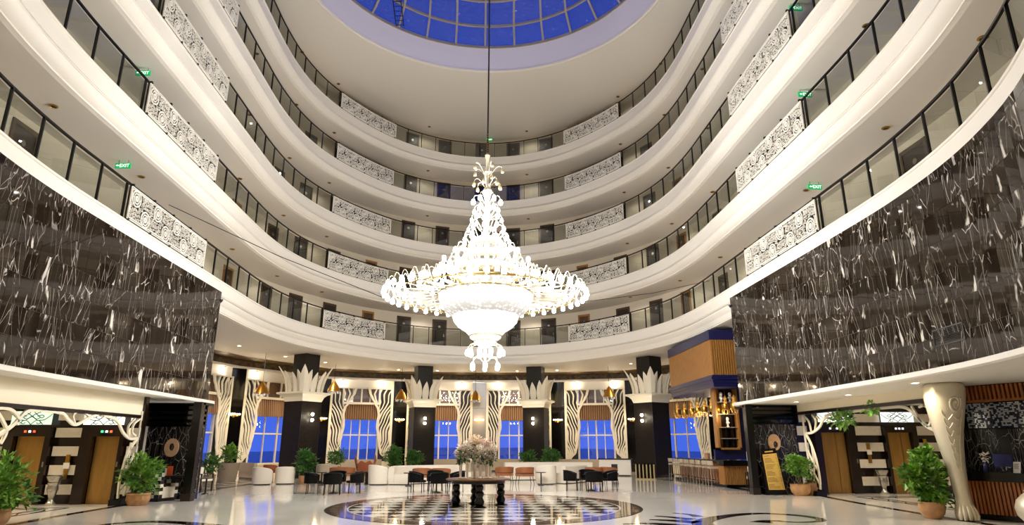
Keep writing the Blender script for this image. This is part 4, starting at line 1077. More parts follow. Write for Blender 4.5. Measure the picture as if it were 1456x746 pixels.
def pot(t, kind, r, h):
    if kind == 'terracotta':
        n = 32; mb = MB(); rings = []
        for q, z in ((.72, 0), (.86, .12), (1.0, .45), (.98, .8), (1.06, .86), (1.06, 1.0), (.92, 1.0), (.9, .9)):
            fl = .045 if .1 < z < .84 else 0
            rings.append([(r * (q + fl * cos(12 * 2 * pi * j / n + z * 5)) * cos(2 * pi * j / n), r * (q + fl * cos(12 * 2 * pi * j / n + z * 5)) * sin(2 * pi * j / n), h * z) for j in range(n)])
        mb.loft(rings, cap=True); mb.build('pot', 'terracotta', t)
    elif kind == 'bowl':
        MB().lathe([(r * .55, 0), (r * .62, h * .06), (r * .9, h * .3), (r, h * .62), (r * .97, h * .9), (r * 1.02, h), (r * .9, h), (r * .86, h * .9)], n=24).build('pot', 'terracotta', t)
    else:
        MB().lathe([(r * .8, 0), (r, h), (r * .92, h), (r * .9, h * .92)], n=20).build('pot', 'pot_taupe', t)
    MB().lathe([(.001, h * .93), (r * .9, h * .9), (r * .9, h * .86)], n=16).build('soil', 'soil', t)
def plant(lab, x, y, potk, pr_, ph, fr, fz, fc, n, leaf, seed, m='leaf', stems=5, trunk=None, extra=()):
    t = thing('potted_plant', lab, 'plant', (x, y, 0), 0, 'potted plants')
    pot(t, potk, pr_, ph)
    f = foliage(n, fr, fz, leaf, seed, (0, 0, fc))
    for cx, cy, cz, r_, nn in extra:
        g = foliage(nn, r_, r_, leaf, seed + 5, (cx, cy, cz)); f.add(g.v, g.f)
    f.build('foliage', m, t, smooth=False, kind='stuff')
    rg = random.Random(seed)
    if trunk:
        for k in range(3): MB().tube([(.05 * cos(k * 2.1 + z * 9), .05 * sin(k * 2.1 + z * 9), ph * .9 + (trunk - ph * .9) * z) for z in [q / 10 for q in range(11)]], .022, 6).build('trunk', 'twig', t)
    else:
        for k in range(stems):
            a = rg.uniform(0, 6.28); MB().tube([(0.3 * pr_ * cos(a), .3 * pr_ * sin(a), ph * .88), (fr * .3 * cos(a), fr * .3 * sin(a), (ph + fc) / 2), (fr * .62 * cos(a), fr * .62 * sin(a), fc + rg.uniform(-.1, .3) * fz)], .015, 5).build('stem', 'twig', t)
    return t
plant('big leafy bush in a terracotta pot at the left edge of the picture', -10.55, 15.4, 'terracotta', .30, .34, .62, .62, .74, 1150, .155, 1)
plant('round bushy plant in a fluted terracotta pot beside the left arch screen', -9.9, 20.2, 'terracotta', .31, .34, .52, .56, .84, 1150, .135, 2)
plant('clipped ball tree with twisted trunk in a round terracotta bowl', 11.14, 22.75, 'bowl', .33, .38, .46, .38, 1.02, 1300, .10, 3, trunk=.85)
plant('small plant in a terracotta pot just behind the ball tree bowl', 11.62, 22.95, 'bowl', .2, .42, .2, .2, .55, 120, .09, 4)
plant('tall leafy bush in a round terracotta pot in front of the silver claw leg', 10.78, 15.6, 'bowl', .28, .38, .46, .62, .84, 1050, .155, 5, extra=((-.42, -.1, .98, .26, 300), (.1, .1, 1.42, .2, 200)))
plant('dark green plant in an orange pot beside the left front lotus column', -7.9, 31.0, 'terracotta', .28, .36, .5, .62, .95, 700, .16, 6, 'leaf_dark')
plant('dark green plant behind the tan sofa on the left', -8.5, 40.3, 'taupe', .3, .5, .55, .5, .98, 450, .18, 7, 'leaf_dark')
plant('dark green plant behind the left white sofa, left one of the pair', -5.15, 40.6, 'terracotta', .3, .4, .6, .6, 1.02, 700, .18, 8, 'leaf_dark')
plant('dark green plant behind the left white sofa, right one of the pair', -3.85, 40.3, 'terracotta', .3, .4, .52, .5, .95, 550, .18, 9, 'leaf_dark')
plant('low dark green plant behind the right white sofa, left one of the pair', 2.98, 40.0, 'terracotta', .3, .4, .56, .42, .92, 500, .18, 10, 'leaf_dark')
plant('fuller dark green plant behind the right white sofa, right one of the pair', 4.4, 40.0, 'terracotta', .3, .4, .6, .55, 1.0, 700, .18, 12, 'leaf_dark')
plant('leafy plant in a big taupe tub near the far left white screen', -12.3, 33.5, 'taupe', .5, .85, .42, .45, 1.3, 450, .15, 13, 'leaf')
plant('low spreading plant in a taupe pot beside the taupe tub at far left', -12.2, 31.0, 'taupe', .3, .4, .55, .42, .82, 450, .15, 14, 'leaf_dark')
# trailing greenery on the right arch screen
gv = foliage(160, .5, .22, .2, 15, (0, 0, 0)); gg = foliage(60, .28, .14, .18, 16, (0, -1.1, .25)); gv.add(gg.v, gg.f)
gv.v = [(x * .35 + 11.74, y * 1.5 + 20.6, z + 2.48) for x, y, z in gv.v]
o = gv.build('trailing_vine', 'leaf', None, smooth=False)
tag(o, 'green trailing vine hung on the right white arch screen above the elevators', 'plant')

# ================================================================== SILVER CLAW LEG and RECEPTION
t = thing('claw_leg_column', 'giant silver carved furniture leg with claw foot holding up the right canopy', 'column', (11.3, 15.2, 0))
prof = [(.0, .16, .16, 0.0), (.03, .20, .20, 0), (.12, .22, .22, 0), (.26, .20, .20, 0), (.38, .165, .17, 0), (.5, .155, .155, .0), (.8, .165, .165, -.02), (1.2, .20, .20, -.04), (1.6, .25, .25, -.06), (2.0, .31, .31, -.06), (2.35, .37, .37, -.04), (2.65, .42, .42, -.02), (2.85, .445, .445, .0), (3.0, .44, .44, .01), (3.08, .41, .41, .02), (3.12, .38, .38, .02)]
rings = []
for z, rx, ry, ox in prof:
    rings.append([(ox + rx * cos(2 * pi * j / 32) * (1 + .05 * (z < .3) * cos(2 * pi * j / 32 * 9)), ry * sin(2 * pi * j / 32) * (1 + .05 * (z < .3) * cos(2 * pi * j / 32 * 9)), z) for j in range(32)])
mat('silver_paint', 'd6ccb4', 0.36, 0.4)
MB().loft(rings).build('leg_body', 'silver_paint', t, ang=1.2)
for k in range(5):
    a = -pi / 2 - .3 + (k - 2) * .42; c = Vector((.185 * cos(a), .185 * sin(a), 0))
    MB().tube([c * .75 + Vector((0, 0, .34)), c * 1.05 + Vector((0, 0, .22)), c * 1.22 + Vector((0, 0, .1)), c * 1.2 + Vector((0, 0, .02))], [.04, .055, .055, .04], 8).build('claw', 'silver_paint', t)
def surf(u, z):
    """point on the leg body at angle u (0 faces the camera side), height z"""
    for (z0, r0, q, o0), (z1, r1, q1, o1) in zip(prof[:-1], prof[1:]):
        if z <= z1:
            k = (z - z0) / (z1 - z0); r = r0 + (r1 - r0) * k; ox = o0 + (o1 - o0) * k; break
    a = -pi / 2 - .38 + u; return Vector((ox + (r + .005) * cos(a), (r + .005) * sin(a), z))
sp = []
for k in range(40):
    q = k / 39; a = q * 4.2 * pi; r_ = .04 + .17 * q; sp.append(surf(.25 + r_ * cos(a) * 1.6, 2.62 + r_ * sin(a)))
MB().tube(sp, .03, 6).build('carved_spiral', 'silver_paint', t)
for k in range(7):
    z = 2.35 - k * .19; w_ = .55 - k * .05
    for sg in (-1, 1):
        MB().tube(curve_tube([surf(.1, z + .02), surf(.1 + sg * w_ * .5, z - .1), surf(.1 + sg * w_, z + .02), surf(.1 + sg * w_ * 1.05, z + .12)], 0, 4), [.022 - .0007 * i for i in range(13)], 5).build('carved_feather', 'silver_paint', t)
# reception wall and counter, running towards the viewer on the right
P0 = Vector((11.75, 15.9, 0)); P1 = Vector((13.55, 12.0, 0)); rd = (P1 - P0).normalized(); rn = Vector((rd.y, -rd.x, 0))   # rn points away from hall? fixed below
if rn.x > 0: rn = -rn
rz = atan2(rd.y, rd.x)
Mx = Matrix.Translation(P0) @ Matrix.Rotation(rz, 4, 'Z')     # local x along the counter towards the viewer, -y? side into the hall
hall = -1 if (Matrix.Rotation(rz, 3, 'Z') @ Vector((0, -1, 0))).dot(rn) > 0 else 1
def rbox(x0, y0, z0, x1, y1, z1):
    ya, yb = sorted((hall * y0, hall * y1)); return MB().box(x0, ya, z0, x1, yb, z1)
w = rbox(-.1, -.75, 0, 4.6, -.6, 3.12).build('wall_reception', 'black_stone', smooth=False); w.matrix_basis = Mx; struct(w)
for k in range(5):
    for z0, z1 in ((0, 1.05), (1.05, 2.05)): rbox(-.1 + k * .92, -.6, z0 + .003, -.1 + (k + 1) * .92 - .006, -.57, z1 - .003).build('stone_panel', 'marquina_wall', w, smooth=False)
e = rbox(-.1, -.75, 0, .02, .12, 3.12).build('stone_panel', 'marquina_wall', w, smooth=False)
for k in range(46): rbox(.05 + k * .098, -.6, 2.74, .05 + k * .098 + .05, -.5, 3.1).build('wood_slat', 'wood_red', w, smooth=False)
rbox(.0, -.6, 2.7, 4.6, -.52, 2.76).build('shelf_edge', 'wood_red', w, smooth=False)
# glass mosaic band
mb = MB(); rg = random.Random(4); mb2 = MB()
for a in range(100):
    for b in range(15):
        o = rg.uniform(0, .02); (mb if rg.random() < .55 else mb2).add(*(lambda q: (q.v, q.f))(rbox(.2 + a * .042, -.575, 2.08 + b * .04, .2 + a * .042 + .034, -.565 + o, 2.08 + b * .04 + .033)))
mat('mosaic_clear', 'e4ebf6', 0.08, 0.5); mat('mosaic_dark', '3a3f55', 0.08, 0.4)
mb.build('mosaic_tiles', 'mosaic_clear', w, smooth=False, kind='stuff'); mb2.build('mosaic_tiles_dark', 'mosaic_dark', w, smooth=False, kind='stuff')
t = thing('reception_counter', 'reception counter with black ledge over vertical wooden slats at the right edge', 'counter', P0, rz)
def rb(nm, m, *b): return rbox(*b).build(nm, m, t, smooth=False)
rb('counter_ledge', 'black_stone', .05, -.4, .86, 4.5, .25, 1.06); rb('counter_back', 'wood_gap', .2, -.3, .1, 4.5, .06, .86); rb('plinth', 'black_stone', .15, -.3, 0, 4.5, .12, .12)
for k in range(50): rb('wood_slat', 'wood_red', .22 + k * .085, .06, .12, .22 + k * .085 + .05, .12, .86)
MX = lambda x, y, z: Mx @ Vector((x, hall * y, z))
c = thing('notice_card', 'white notice card on the black reception ledge', 'sign', MX(1.35, .05, 1.06), rz - .5)
MB().slab([(-.11, 0, 0), (.11, 0, 0), (.11, .05, .24), (-.11, .05, .24)], (0, .01, 0)).build('card', 'paper', c, smooth=False)
for k in range(5): MB().slab([(-.08, -.003 + .05 * (.09 + k * .025) / .24, .09 + k * .025), (.08 - .02 * (k % 2), -.003 + .05 * (.09 + k * .025) / .24, .09 + k * .025), (.08 - .02 * (k % 2), -.003 + .05 * (.1 + k * .025) / .24, .1 + k * .025), (-.08, -.003 + .05 * (.1 + k * .025) / .24, .1 + k * .025)], (0, .002, 0)).build('text_line', 'ink', c, smooth=False)
c = thing('dispenser_box', 'small white box beside the notice card on the reception ledge', 'box', MX(1.68, .05, 1.06), rz)
MB().box(-.06, -.05, 0, .06, .05, .17).build('carton', 'paper', c, smooth=False); MB().box(-.03, -.052, .05, .03, -.05, .12).build('print', 'gold_paint', c, smooth=False); MB().tube([(0, 0, .17), (0, 0, .2), (-.04, 0, .2)], .012).build('nozzle', 'silver', c)
c = thing('flower_vase', 'small white orchid in a dark vase on the reception ledge', 'flowers', MX(.72, .02, 1.06), 0)
MB().lathe([(.05, 0), (.07, .05), (.05, .16), (.03, .2), (.04, .22)], n=12).build('vase', 'navy', c); foliage(40, .09, .12, .07, 21, (0, 0, .34)).build('blossoms', 'petal_white', c, smooth=False, kind='stuff')
MB().tube([(0, 0, .2), (.01, 0, .34)], .008).build('stem', 'leaf_dark', c)
c = thing('desk_monitor', 'dark computer screen back on the reception ledge behind the orchid', 'monitor', MX(.95, -.3, 1.06), rz); MB().box(-.2, -.02, .12, .2, .02, .4).build('screen_panel', 'navy', c, smooth=False); MB().tube([(0, 0, 0), (0, 0, .14)], .02).build('stand_neck', 'black_metal', c); MB().lathe([(.001, 0), (.1, 0), (.09, .015), (.001, .02)], n=14).build('stand_base', 'black_metal', c)
c = thing('gold_urn', 'rounded pale gold urn cut off by the right picture edge, before the reception slats', 'urn', (12.02, 13.95, 0))
MB().lathe([(.2, 0), (.26, .03), (.40, .2), (.43, .36), (.38, .52), (.26, .64), (.2, .68), (.22, .72), (.19, .73), (.16, .66)], n=28).build('body', 'silver_paint', c); MB().lathe([(.21, 0), (.24, .0), (.24, .03), (.2, .04)], n=24).build('foot', 'silver_paint', c)

# ================================================================== BAR
t = thing('bar_canopy', 'hanging bar canopy of wood slats between navy bands, right of the right front column', 'bar', (10.6, 27, 4.05))
X0, X1, Y0, Y1 = 9.97, 11.9, 27.0, 33.2
def bb(nm, m, x0, y0, z0, x1, y1, z1): return MB().box(x0 - 10.6, y0 - 27, z0 - 4.05, x1 - 10.6, y1 - 27, z1 - 4.05).build(nm, m, t, smooth=False)
bb('top_band', 'navy', X0 - .04, Y0 - .04, 6.1, X1, Y1, 6.52); bb('bottom_band', 'navy', X0 - .04, Y0 - .04, 4.25, X1, Y1, 4.58); bb('bottom_step', 'navy', X0 - .10, Y0 - .1, 4.38, X1, Y1, 4.5); bb('bottom_lip', 'navy', X0, Y0, 4.07, X1, Y1, 4.25)
bb('core', 'wood_gap', X0 + .05, Y0 + .05, 4.5, X1, Y1 - .05, 6.2)
for k in range(60): bb('wood_slat', 'wood_slat', X0, Y0 + .02 + k * .103, 4.58, X0 + .06, Y0 + .02 + k * .103 + .075, 6.1)
for k in range(19): bb('wood_slat', 'wood_slat', X0 + .01 + k * .1, Y0, 4.58, X0 + .01 + k * .1 + .072, Y0 + .06, 6.1)
# back bar: navy wall with wooden niche shelf
t = thing('back_bar_cabinet', 'navy back bar with wood framed shelf niche under the bar canopy', 'cabinet', (10.95, 28.3, 0))
def cb(nm, m, x0, y0, z0, x1, y1, z1): return MB().box(x0 - 10.95, y0 - 28.3, z0, x1 - 10.95, y1 - 28.3, z1).build(nm, m, t, smooth=False)
cb('navy_wall', 'navy', 11.12, 28.42, 0, 12.6, 28.6, 1.06); cb('navy_wall', 'navy', 10.3, 28.42, 1.08, 12.6, 28.6, 1.5); cb('navy_wall', 'navy', 11.36, 28.42, 1.5, 12.6, 28.6, 4.1)
cb('niche_back', 'dark_wood', 10.4, 28.5, 1.5, 11.4, 28.6, 4.1)
for x in (10.36, 11.3): cb('niche_side', 'wood_slat', x, 28.1, 1.5, x + .09, 28.5, 4.1)
cb('niche_base', 'wood_slat', 10.36, 28.1, 1.5, 11.39, 28.5, 1.58)
cb('niche_panel', 'wood_slat', 10.45, 28.42, 1.58, 10.68, 28.5, 4.1)
for z in (1.95, 2.42, 2.98, 3.5): cb('shelf', 'steel_mullion', 10.45, 28.15, z, 11.3, 28.5, z + .03)
for x in (10.78, 11.05): cb('divider', 'dark_wood', x, 28.2, 1.58, x + .03, 28.5, 2.95)
for x, z, lab in ((10.72, 3.53, 'white carved bust on the top shelf of the back bar, left one'), (11.12, 3.53, 'white carved bust on the top shelf of the back bar, right one'), (10.92, 2.45, 'white carved bust on the middle shelf of the back bar')):
    c = thing('white_bust', lab, 'ornament', (x, 28.28, z), 0, 'white busts on the bar shelves')
    MB().lathe([(.07, 0), (.07, .03), (.04, .06), (.05, .1), (.10, .17), (.08, .22), (.045, .25)], n=12).build('base', 'white_lacquer', c); MB().sph((0, -.01, .33), .075, 10, 8, 1.3).build('head', 'white_lacquer', c)
t = thing('bar_counter', 'long bar counter with black top and wood slatted end', 'counter', (10.9, 30.5, 0))
def kb(nm, m, x0, y0, z0, x1, y1, z1): return MB().box(x0 - 10.9, y0 - 30.5, z0, x1 - 10.9, y1 - 30.5, z1).build(nm, m, t, smooth=False)
kb('top', 'black_stone', 10.35, 27.2, .98, 11.1, 34.6, 1.06); kb('body', 'wood_gap', 10.62, 27.45, .1, 11.05, 34.5, .98); kb('top', 'black_stone', 10.1, 27.0, .86, 12.0, 27.75, 1.06); kb('end_body', 'wood_gap', 10.2, 27.2, .1, 11.2, 27.7, .86); kb('kick', 'black_stone', 10.25, 27.25, 0, 11.2, 34.4, .1)
for k in range(14): kb('wood_slat', 'wood_slat', 10.14 + k * .075, 27.14, .12, 10.14 + k * .075 + .05, 27.2, .86)
for k in range(6): kb('wood_slat', 'wood_slat', 10.12, 27.2 + k * .085, .12, 10.2, 27.2 + k * .085 + .06, .86)
for k in range(34): kb('wood_slat', 'wood_red', 10.56, 27.8 + k * .2, .12, 10.62, 27.8 + k * .2 + .13, .95)
# stools
def stool(x, y, rz, lab):
    t = thing('bar_stool', lab, 'stool', (x, y, 0), rz, 'bar stools along the bar')
    MB().box(-.2, -.2, .72, .2, .2, .80).build('seat', 'taupe_fabric', t, smooth=False)
    P = [(-.22, -.2, 0), (-.22, .2, 0), (.2, .2, 0), (.2, -.2, 0)]
    for sx in (-1, 1):
        for sy in (-1, 1): MB().tube([(sx * .2, sy * .2, 0), (sx * .17, sy * .17, .74)], .012, 6).build('leg', 'chrome', t)
    for a, b in (((-.19, -.19), (.19, -.19)), ((.19, -.19), (.19, .19)), ((.19, .19), (-.19, .19)), ((-.19, .19), (-.19, -.19))): MB().tube([(*a, .25), (*b, .25)], .009, 5).build('foot_rail', 'chrome', t)
    n = 9; lo = [(-.21 * cos(-1.2 + 2.4 * k / 8) , .24 * sin(-1.2 + 2.4 * k / 8), .86) for k in range(n)]; hi = [(x - .02, y, 1.04) for x, y, z in lo]
    MB().strip(lo, hi, [(-.03, 0, 0)] * n).build('backrest', 'taupe_fabric', t)
    for sy in (-.15, .15): MB().tube([(-.17, sy, .76), (-.19, sy, .9)], .01, 5).build('back_strut', 'chrome', t)
    return t
stool(10.15, 34.3, 0, 'taupe bar stool with chrome legs, farthest one at the left end of the bar'); index_kids()
proto = bpy.data.objects['bar_stool']
ords = ['second', 'third', 'fourth', 'fifth', 'sixth', 'seventh']
for k, y in enumerate((33.35, 32.45, 31.6, 30.75, 29.9, 29.05)): dup(proto, (10.13, y, 0), 0, 'taupe bar stool with chrome legs, %s from the far end of the bar' % ords[k])
dup(proto, (10.1, 28.25, 0), 0, 'taupe bar stool with chrome legs, nearest one at the right end of the bar')
# pendant lanterns over the bar
def lantern(x, y, z, lab):
    t = thing('bar_lantern', lab, 'lamp', (x, y, z), 0, 'brass lanterns over the bar')
    MB().lathe([(.17, -.12), (.18, -.1), (.18, .12), (.17, .14), (.15, .14), (.15, -.12)], n=16).build('drum', 'brass', t)
    MB().lathe([(.05, .14), (.09, .2), (.06, .3), (.09, .38), (.03, .46), (.012, .5)], n=10).build('finial', 'lantern_glass', t)
    MB().tube([(0, 0, .45), (0, 0, 4.06 - z)], .01, 5).build('rod', 'brass', t)
    for k in range(6):
        a = k * pi / 3; MB().tube([(.15 * cos(a), .15 * sin(a), -.1), (.13 * cos(a), .13 * sin(a), -.24), (.05 * cos(a), .05 * sin(a), -.3)], .016, 5).build('crystal_drop', 'lantern_glass', t)
    MB().sph((0, 0, -.02), .07, 8, 6).build('bulb', 'lamp_warm', t)
LN = [(10.18, 33.0), (10.4, 32.5), (10.45, 31.6), (10.5, 30.8), (10.55, 30.0), (10.6, 29.2), (10.62, 28.5), (10.75, 27.9), (10.98, 27.5)]
lantern(LN[0][0], LN[0][1], 3.3, 'brass drum lantern hanging over the bar, farthest left one'); index_kids()
proto = bpy.data.objects['bar_lantern']
for k, (x, y) in enumerate(LN[1:]): dup(proto, (x, y, 3.28), .3 * k, 'brass drum lantern hanging over the bar, %s from the left' % (['second', 'third', 'fourth', 'fifth', 'sixth', 'seventh', 'eighth', 'ninth'][k]))
light('bar_light', 'POINT', (10.5, 30.5, 3.0), 40, (1, .75, .42), .3)
light('bar_light', 'POINT', (10.6, 27.9, 3.0), 18, (1, .75, .42), .2)
for x, y, h, r_, m_, lab in ((11.35, 27.45, .36, .06, 'white_lacquer', 'white cylinder vase on the bar end, left one'), (11.6, 27.45, .36, .06, 'white_lacquer', 'white cylinder vase on the bar end, right one'), (10.7, 30.6, .28, .12, 'terracotta', 'small brown box pot on the bar counter')):
    c = thing('bar_vase', lab, 'vase', (x, y, 1.06)); MB().lathe([(r_, 0), (r_ * 1.05, h * .5), (r_, h), (r_ * .8, h), (r_ * .8, h * .3), (.001, h * .28)], n=12).build('body', m_, c); MB().lathe([(r_ * 1.02, h * .9), (r_ * 1.08, h * .94), (r_ * 1.02, h)], n=12).build('rim', m_, c)
c = thing('fruit_bowl', 'bowl of green and yellow fruit on the bar counter', 'bowl', (10.7, 29.3, 1.06)); MB().lathe([(.06, 0), (.1, .02), (.2, .1), (.22, .13), (.18, .1), (.001, .03)], n=16).build('bowl', 'chrome', c)
mat('fruit_lime', 'b5c531', 0.4)
for k in range(7): MB().sph((.1 * cos(k * .9) * (k > 0), .1 * sin(k * .9) * (k > 0), .13 + .02 * (k == 0)), .05, 8, 6).build('fruit', 'fruit_lime', c)

# ================================================================== BRASS PENDANTS near the windows
def pendant(x, y, z, lab):
    t = thing('bell_pendant', lab, 'lamp', (x, y, z), 0, 'brass bell pendants before the windows')
    MB().lathe([(.42, -.32), (.40, -.28), (.27, .0), (.16, .18), (.10, .26), (.06, .34), (.02, .36)], n=18).build('shade', 'pendant_brass', t)
    MB().sph((0, 0, -.2), .08, 8, 6).build('bulb', 'lamp_warm', t)
    for k in range(8): a = k * pi / 4; MB().sph((.33 * cos(a), .33 * sin(a), -.38), .05, 6, 5, 1.5).build('crystal_drop', 'crystal', t)
    MB().tube([(0, 0, .35), (0, 0, 6.6 - z)], .012, 5).build('cord', 'black_metal', t)
pendant(-11.9, 36.0, 4.72, 'brass bell pendant hanging at far left, before the left column screen'); index_kids()
proto = bpy.data.objects['bell_pendant']
for x, y, z, lab in ((-9.2, 41.3, 5.28, 'brass bell pendant hanging just right of the left front lotus column'), (-5.15, 43.0, 4.9, 'brass bell pendant hanging just left of the second lotus column'), (-.28, 44.2, 4.95, 'brass bell pendant hanging before the grey centre pier'), (8.35, 41.3, 5.0, 'brass bell pendant hanging left of the right front lotus column')): dup(proto, (x, y, z), .2, lab)

# ================================================================== FLOOR INLAYS
DC, DA, DB = Vector((.2, 19.4)), 4.42, 4.75
fm = struct(MB().loft([[(DC.x + DA * cos(2 * pi * k / 72), DC.y + DB * sin(2 * pi * k / 72), z) for k in range(72)] for z in (0.0005, .002)]).build('trim_medallion', 'ring_brown', smooth=False))
def clip(poly, conv):
    out = poly
    for i in range(len(conv)):
        a = conv[i]; b = conv[(i + 1) % len(conv)]; inp = out; out = []
        if not inp: break
        def side(p): return (b[0] - a[0]) * (p[1] - a[1]) - (b[1] - a[1]) * (p[0] - a[0])
        for j in range(len(inp)):
            p = inp[j]; q = inp[(j + 1) % len(inp)]; sp_, sq = side(p), side(q)
            if sp_ >= 0: out.append(p)
            if sp_ * sq < 0: t = sp_ / (sp_ - sq); out.append((p[0] + (q[0] - p[0]) * t, p[1] + (q[1] - p[1]) * t))
    return out
IA, IB = 3.78, 4.06
conv = [(IA * cos(2 * pi * k / 56), IB * sin(2 * pi * k / 56)) for k in range(56)]
hd, he = .34, .41; shared = {}
for a in range(-13, 14):
    for b in range(-13, 14):
        cx, cy = (a + b) * hd, (a - b) * he
        d = [(cx + hd - .004, cy), (cx, cy + he - .004), (cx - hd + .004, cy), (cx, cy - he + .004)]
        p = clip(d, conv)
        if len(p) < 3: continue
        m = 'check_dark' if (a + b) % 2 else 'check_light'
        full = len(p) == 4 and all(abs(u[0] - v[0]) + abs(u[1] - v[1]) < 1e-6 for u, v in zip(p, d))
        M = Matrix.Translation((DC.x + cx, DC.y + cy, 0))
        if full and m in shared: place(shared[m], 'tile', fm, M)
        else:
            o = MB().prism([(x - cx, y - cy) for x, y in p], .0, .006).build('tile', m, fm, smooth=False); o.matrix_basis = M
            if full: shared[m] = o
def ell(ra, rb, a): return (DC.x + ra * cos(a), DC.y + rb * sin(a))
for k in range(40):
    a0 = 2 * pi * k / 40 + .004; a1 = 2 * pi * (k + 1) / 40 - .004
    for r0, r1, nm, m in ((IA + .01, IA + .06, 'ring_line', 'check_light'), (IA + .065, IA + .50, 'ring_stone', 'ring_brown'), (IA + .505, IA + .63, 'ring_edge', 'check_dark')):
        if nm == 'ring_line' and k % 2: continue
        q = r1 - IA; e0 = IB - IA
        aa0, aa1 = (a0, a1) if nm != 'ring_line' else (2 * pi * k / 40, 2 * pi * (k + 2) / 40)
        mid = (aa0 + aa1) / 2
        MB().prism([ell(r0, r0 + e0, aa0), ell(r1, r1 + e0, aa0), ell(r1, r1 + e0, mid), ell(r1, r1 + e0, aa1), ell(r0, r0 + e0, aa1), ell(r0, r0 + e0, mid)], 0, .006).build(nm, m, fm, smooth=False)
mat('inlay_black', '1a120b', 0.08, noise=.4, nscale=4)
mat('inlay_tan', 'a58b57', 0.08)
def inlay(pts, w, name='trim_inlay', m='inlay_black', z=.004):
    P = curve_tube([(x, y, 0) for x, y in pts], 0, 7); L = []; Rr = []
    for i, p in enumerate(P):
        d = (P[min(i + 1, len(P) - 1)] - P[max(i - 1, 0)]).normalized(); q = i / (len(P) - 1)
        ww = (w if not isinstance(w, tuple) else w[0] + (w[1] - w[0]) * q) / 2; n = Vector((-d.y, d.x, 0)) * ww; L.append(p - n); Rr.append(p + n)
    o = MB().strip([(v.x, v.y, .0005) for v in L], [(v.x, v.y, .0005) for v in Rr], (0, 0, z)).build(name, m, smooth=False); return struct(o)
inlay([(4.85, 14.2), (5.0, 15.0), (5.46, 15.75), (6.29, 16.55), (7.2, 16.95), (7.85, 16.5), (8.05, 15.8), (7.8, 15.2), (7.2, 15.0), (6.85, 15.25)], (.5, .12), 'trim_scroll_right')
inlay([(6.35, 15.0), (6.6, 15.3), (7.0, 15.3)], (.5, .1), 'trim_scroll_right')
inlay([(4.0, 15.7), (4.45, 15.5), (4.95, 15.1)], (.12, .55), 'trim_scroll_right'); inlay([(4.35, 16.5), (4.7, 16.15), (5.0, 15.7)], (.1, .4), 'trim_scroll_right'); inlay([(5.0, 17.2), (5.3, 16.8), (5.35, 16.3)], (.08, .3), 'trim_scroll_right'); inlay([(3.2, 14.9), (3.9, 14.9), (4.5, 14.4)], (.1, .5), 'trim_scroll_right')
inlay([(-4.85, 14.0), (-5.6, 14.9), (-6.6, 15.6), (-7.4, 15.85), (-8.0, 15.55), (-8.1, 15.0), (-7.6, 14.8)], (.5, .14), 'trim_scroll_left')
for pts, nm in (([(-10.1, 11), (-10.15, 15.4), (-10.26, 17.5), (-10.26, 20.75)], 'left'), ([(11.85, 23.0), (11.45, 20), (11.25, 17.0), (11.15, 13)], 'right')):
    inlay(pts, .24, 'trim_border_' + nm); 
inlay([(-10.21, 16.2), (-10.22, 17.0)], .24, 'trim_border_left', 'inlay_tan', .006)
for x0, y0, x1, y1, nm in ((-15.5, 13.5, -11.35, 19.4, 'left'), (12.75, 17.2, 17.2, 22.2, 'right')):
    for o in (0, .42):
        for a, b in (((x0 + o, y0 + o), (x1 - o, y0 + o)), ((x1 - o, y0 + o), (x1 - o, y1 - o)), ((x1 - o, y1 - o), (x0 + o, y1 - o)), ((x0 + o, y1 - o), (x0 + o, y0 + o))): inlay([a, b], .09, 'trim_alcove_' + nm)
    n = 12
    for a, b in (((x0, y0), (x1, y0)), ((x1, y0), (x1, y1)), ((x1, y1), (x0, y1)), ((x0, y1), (x0, y0))):
        zz = []
        A = Vector(a); B = Vector(b); d = (B - A); nn = Vector((-d.y, d.x)).normalized()
        inlay([tuple(A + d * (k / n) + nn * (.21 + .1 * (1 if k % 2 else -1))) for k in range(1, n)], .05, 'trim_alcove_' + nm)
for sg, nm in ((-1, 'left'), (1, 'right')):
    base = None
    for k in range(22):
        s0 = sg * (12.2 + k * .42); s1 = sg * (12.2 + (k + 1) * .42 - .01)
        a, b, c, d = G(s0, .15), G(s1, .15), G(s1, .62), G(s0, .62)
        o = MB().hexa([a, b, c, d], [p + Vector((0, 0, .005)) for p in (a, b, c, d)]).build('stone' if base else 'trim_curve_' + nm, 'inlay_black' if k % 3 else 'ring_brown', base, smooth=False)
        if base is None: base = struct(o)
base = None
for a in range(7):
    for b in range(11):
        x = -15.2 + a * .62; y = 27.2 + b * .62
        if hypot((x + .3) / 1, 0) < abs(G(-20 + b * .3, .8).x) : continue
        if (a + b) % 2: continue
        o = MB().box(x, y, 0, x + .61, y + .61, .005).build('tile' if base else 'trim_checker', 'check_dark', base, smooth=False)
        if base is None: base = struct(o)

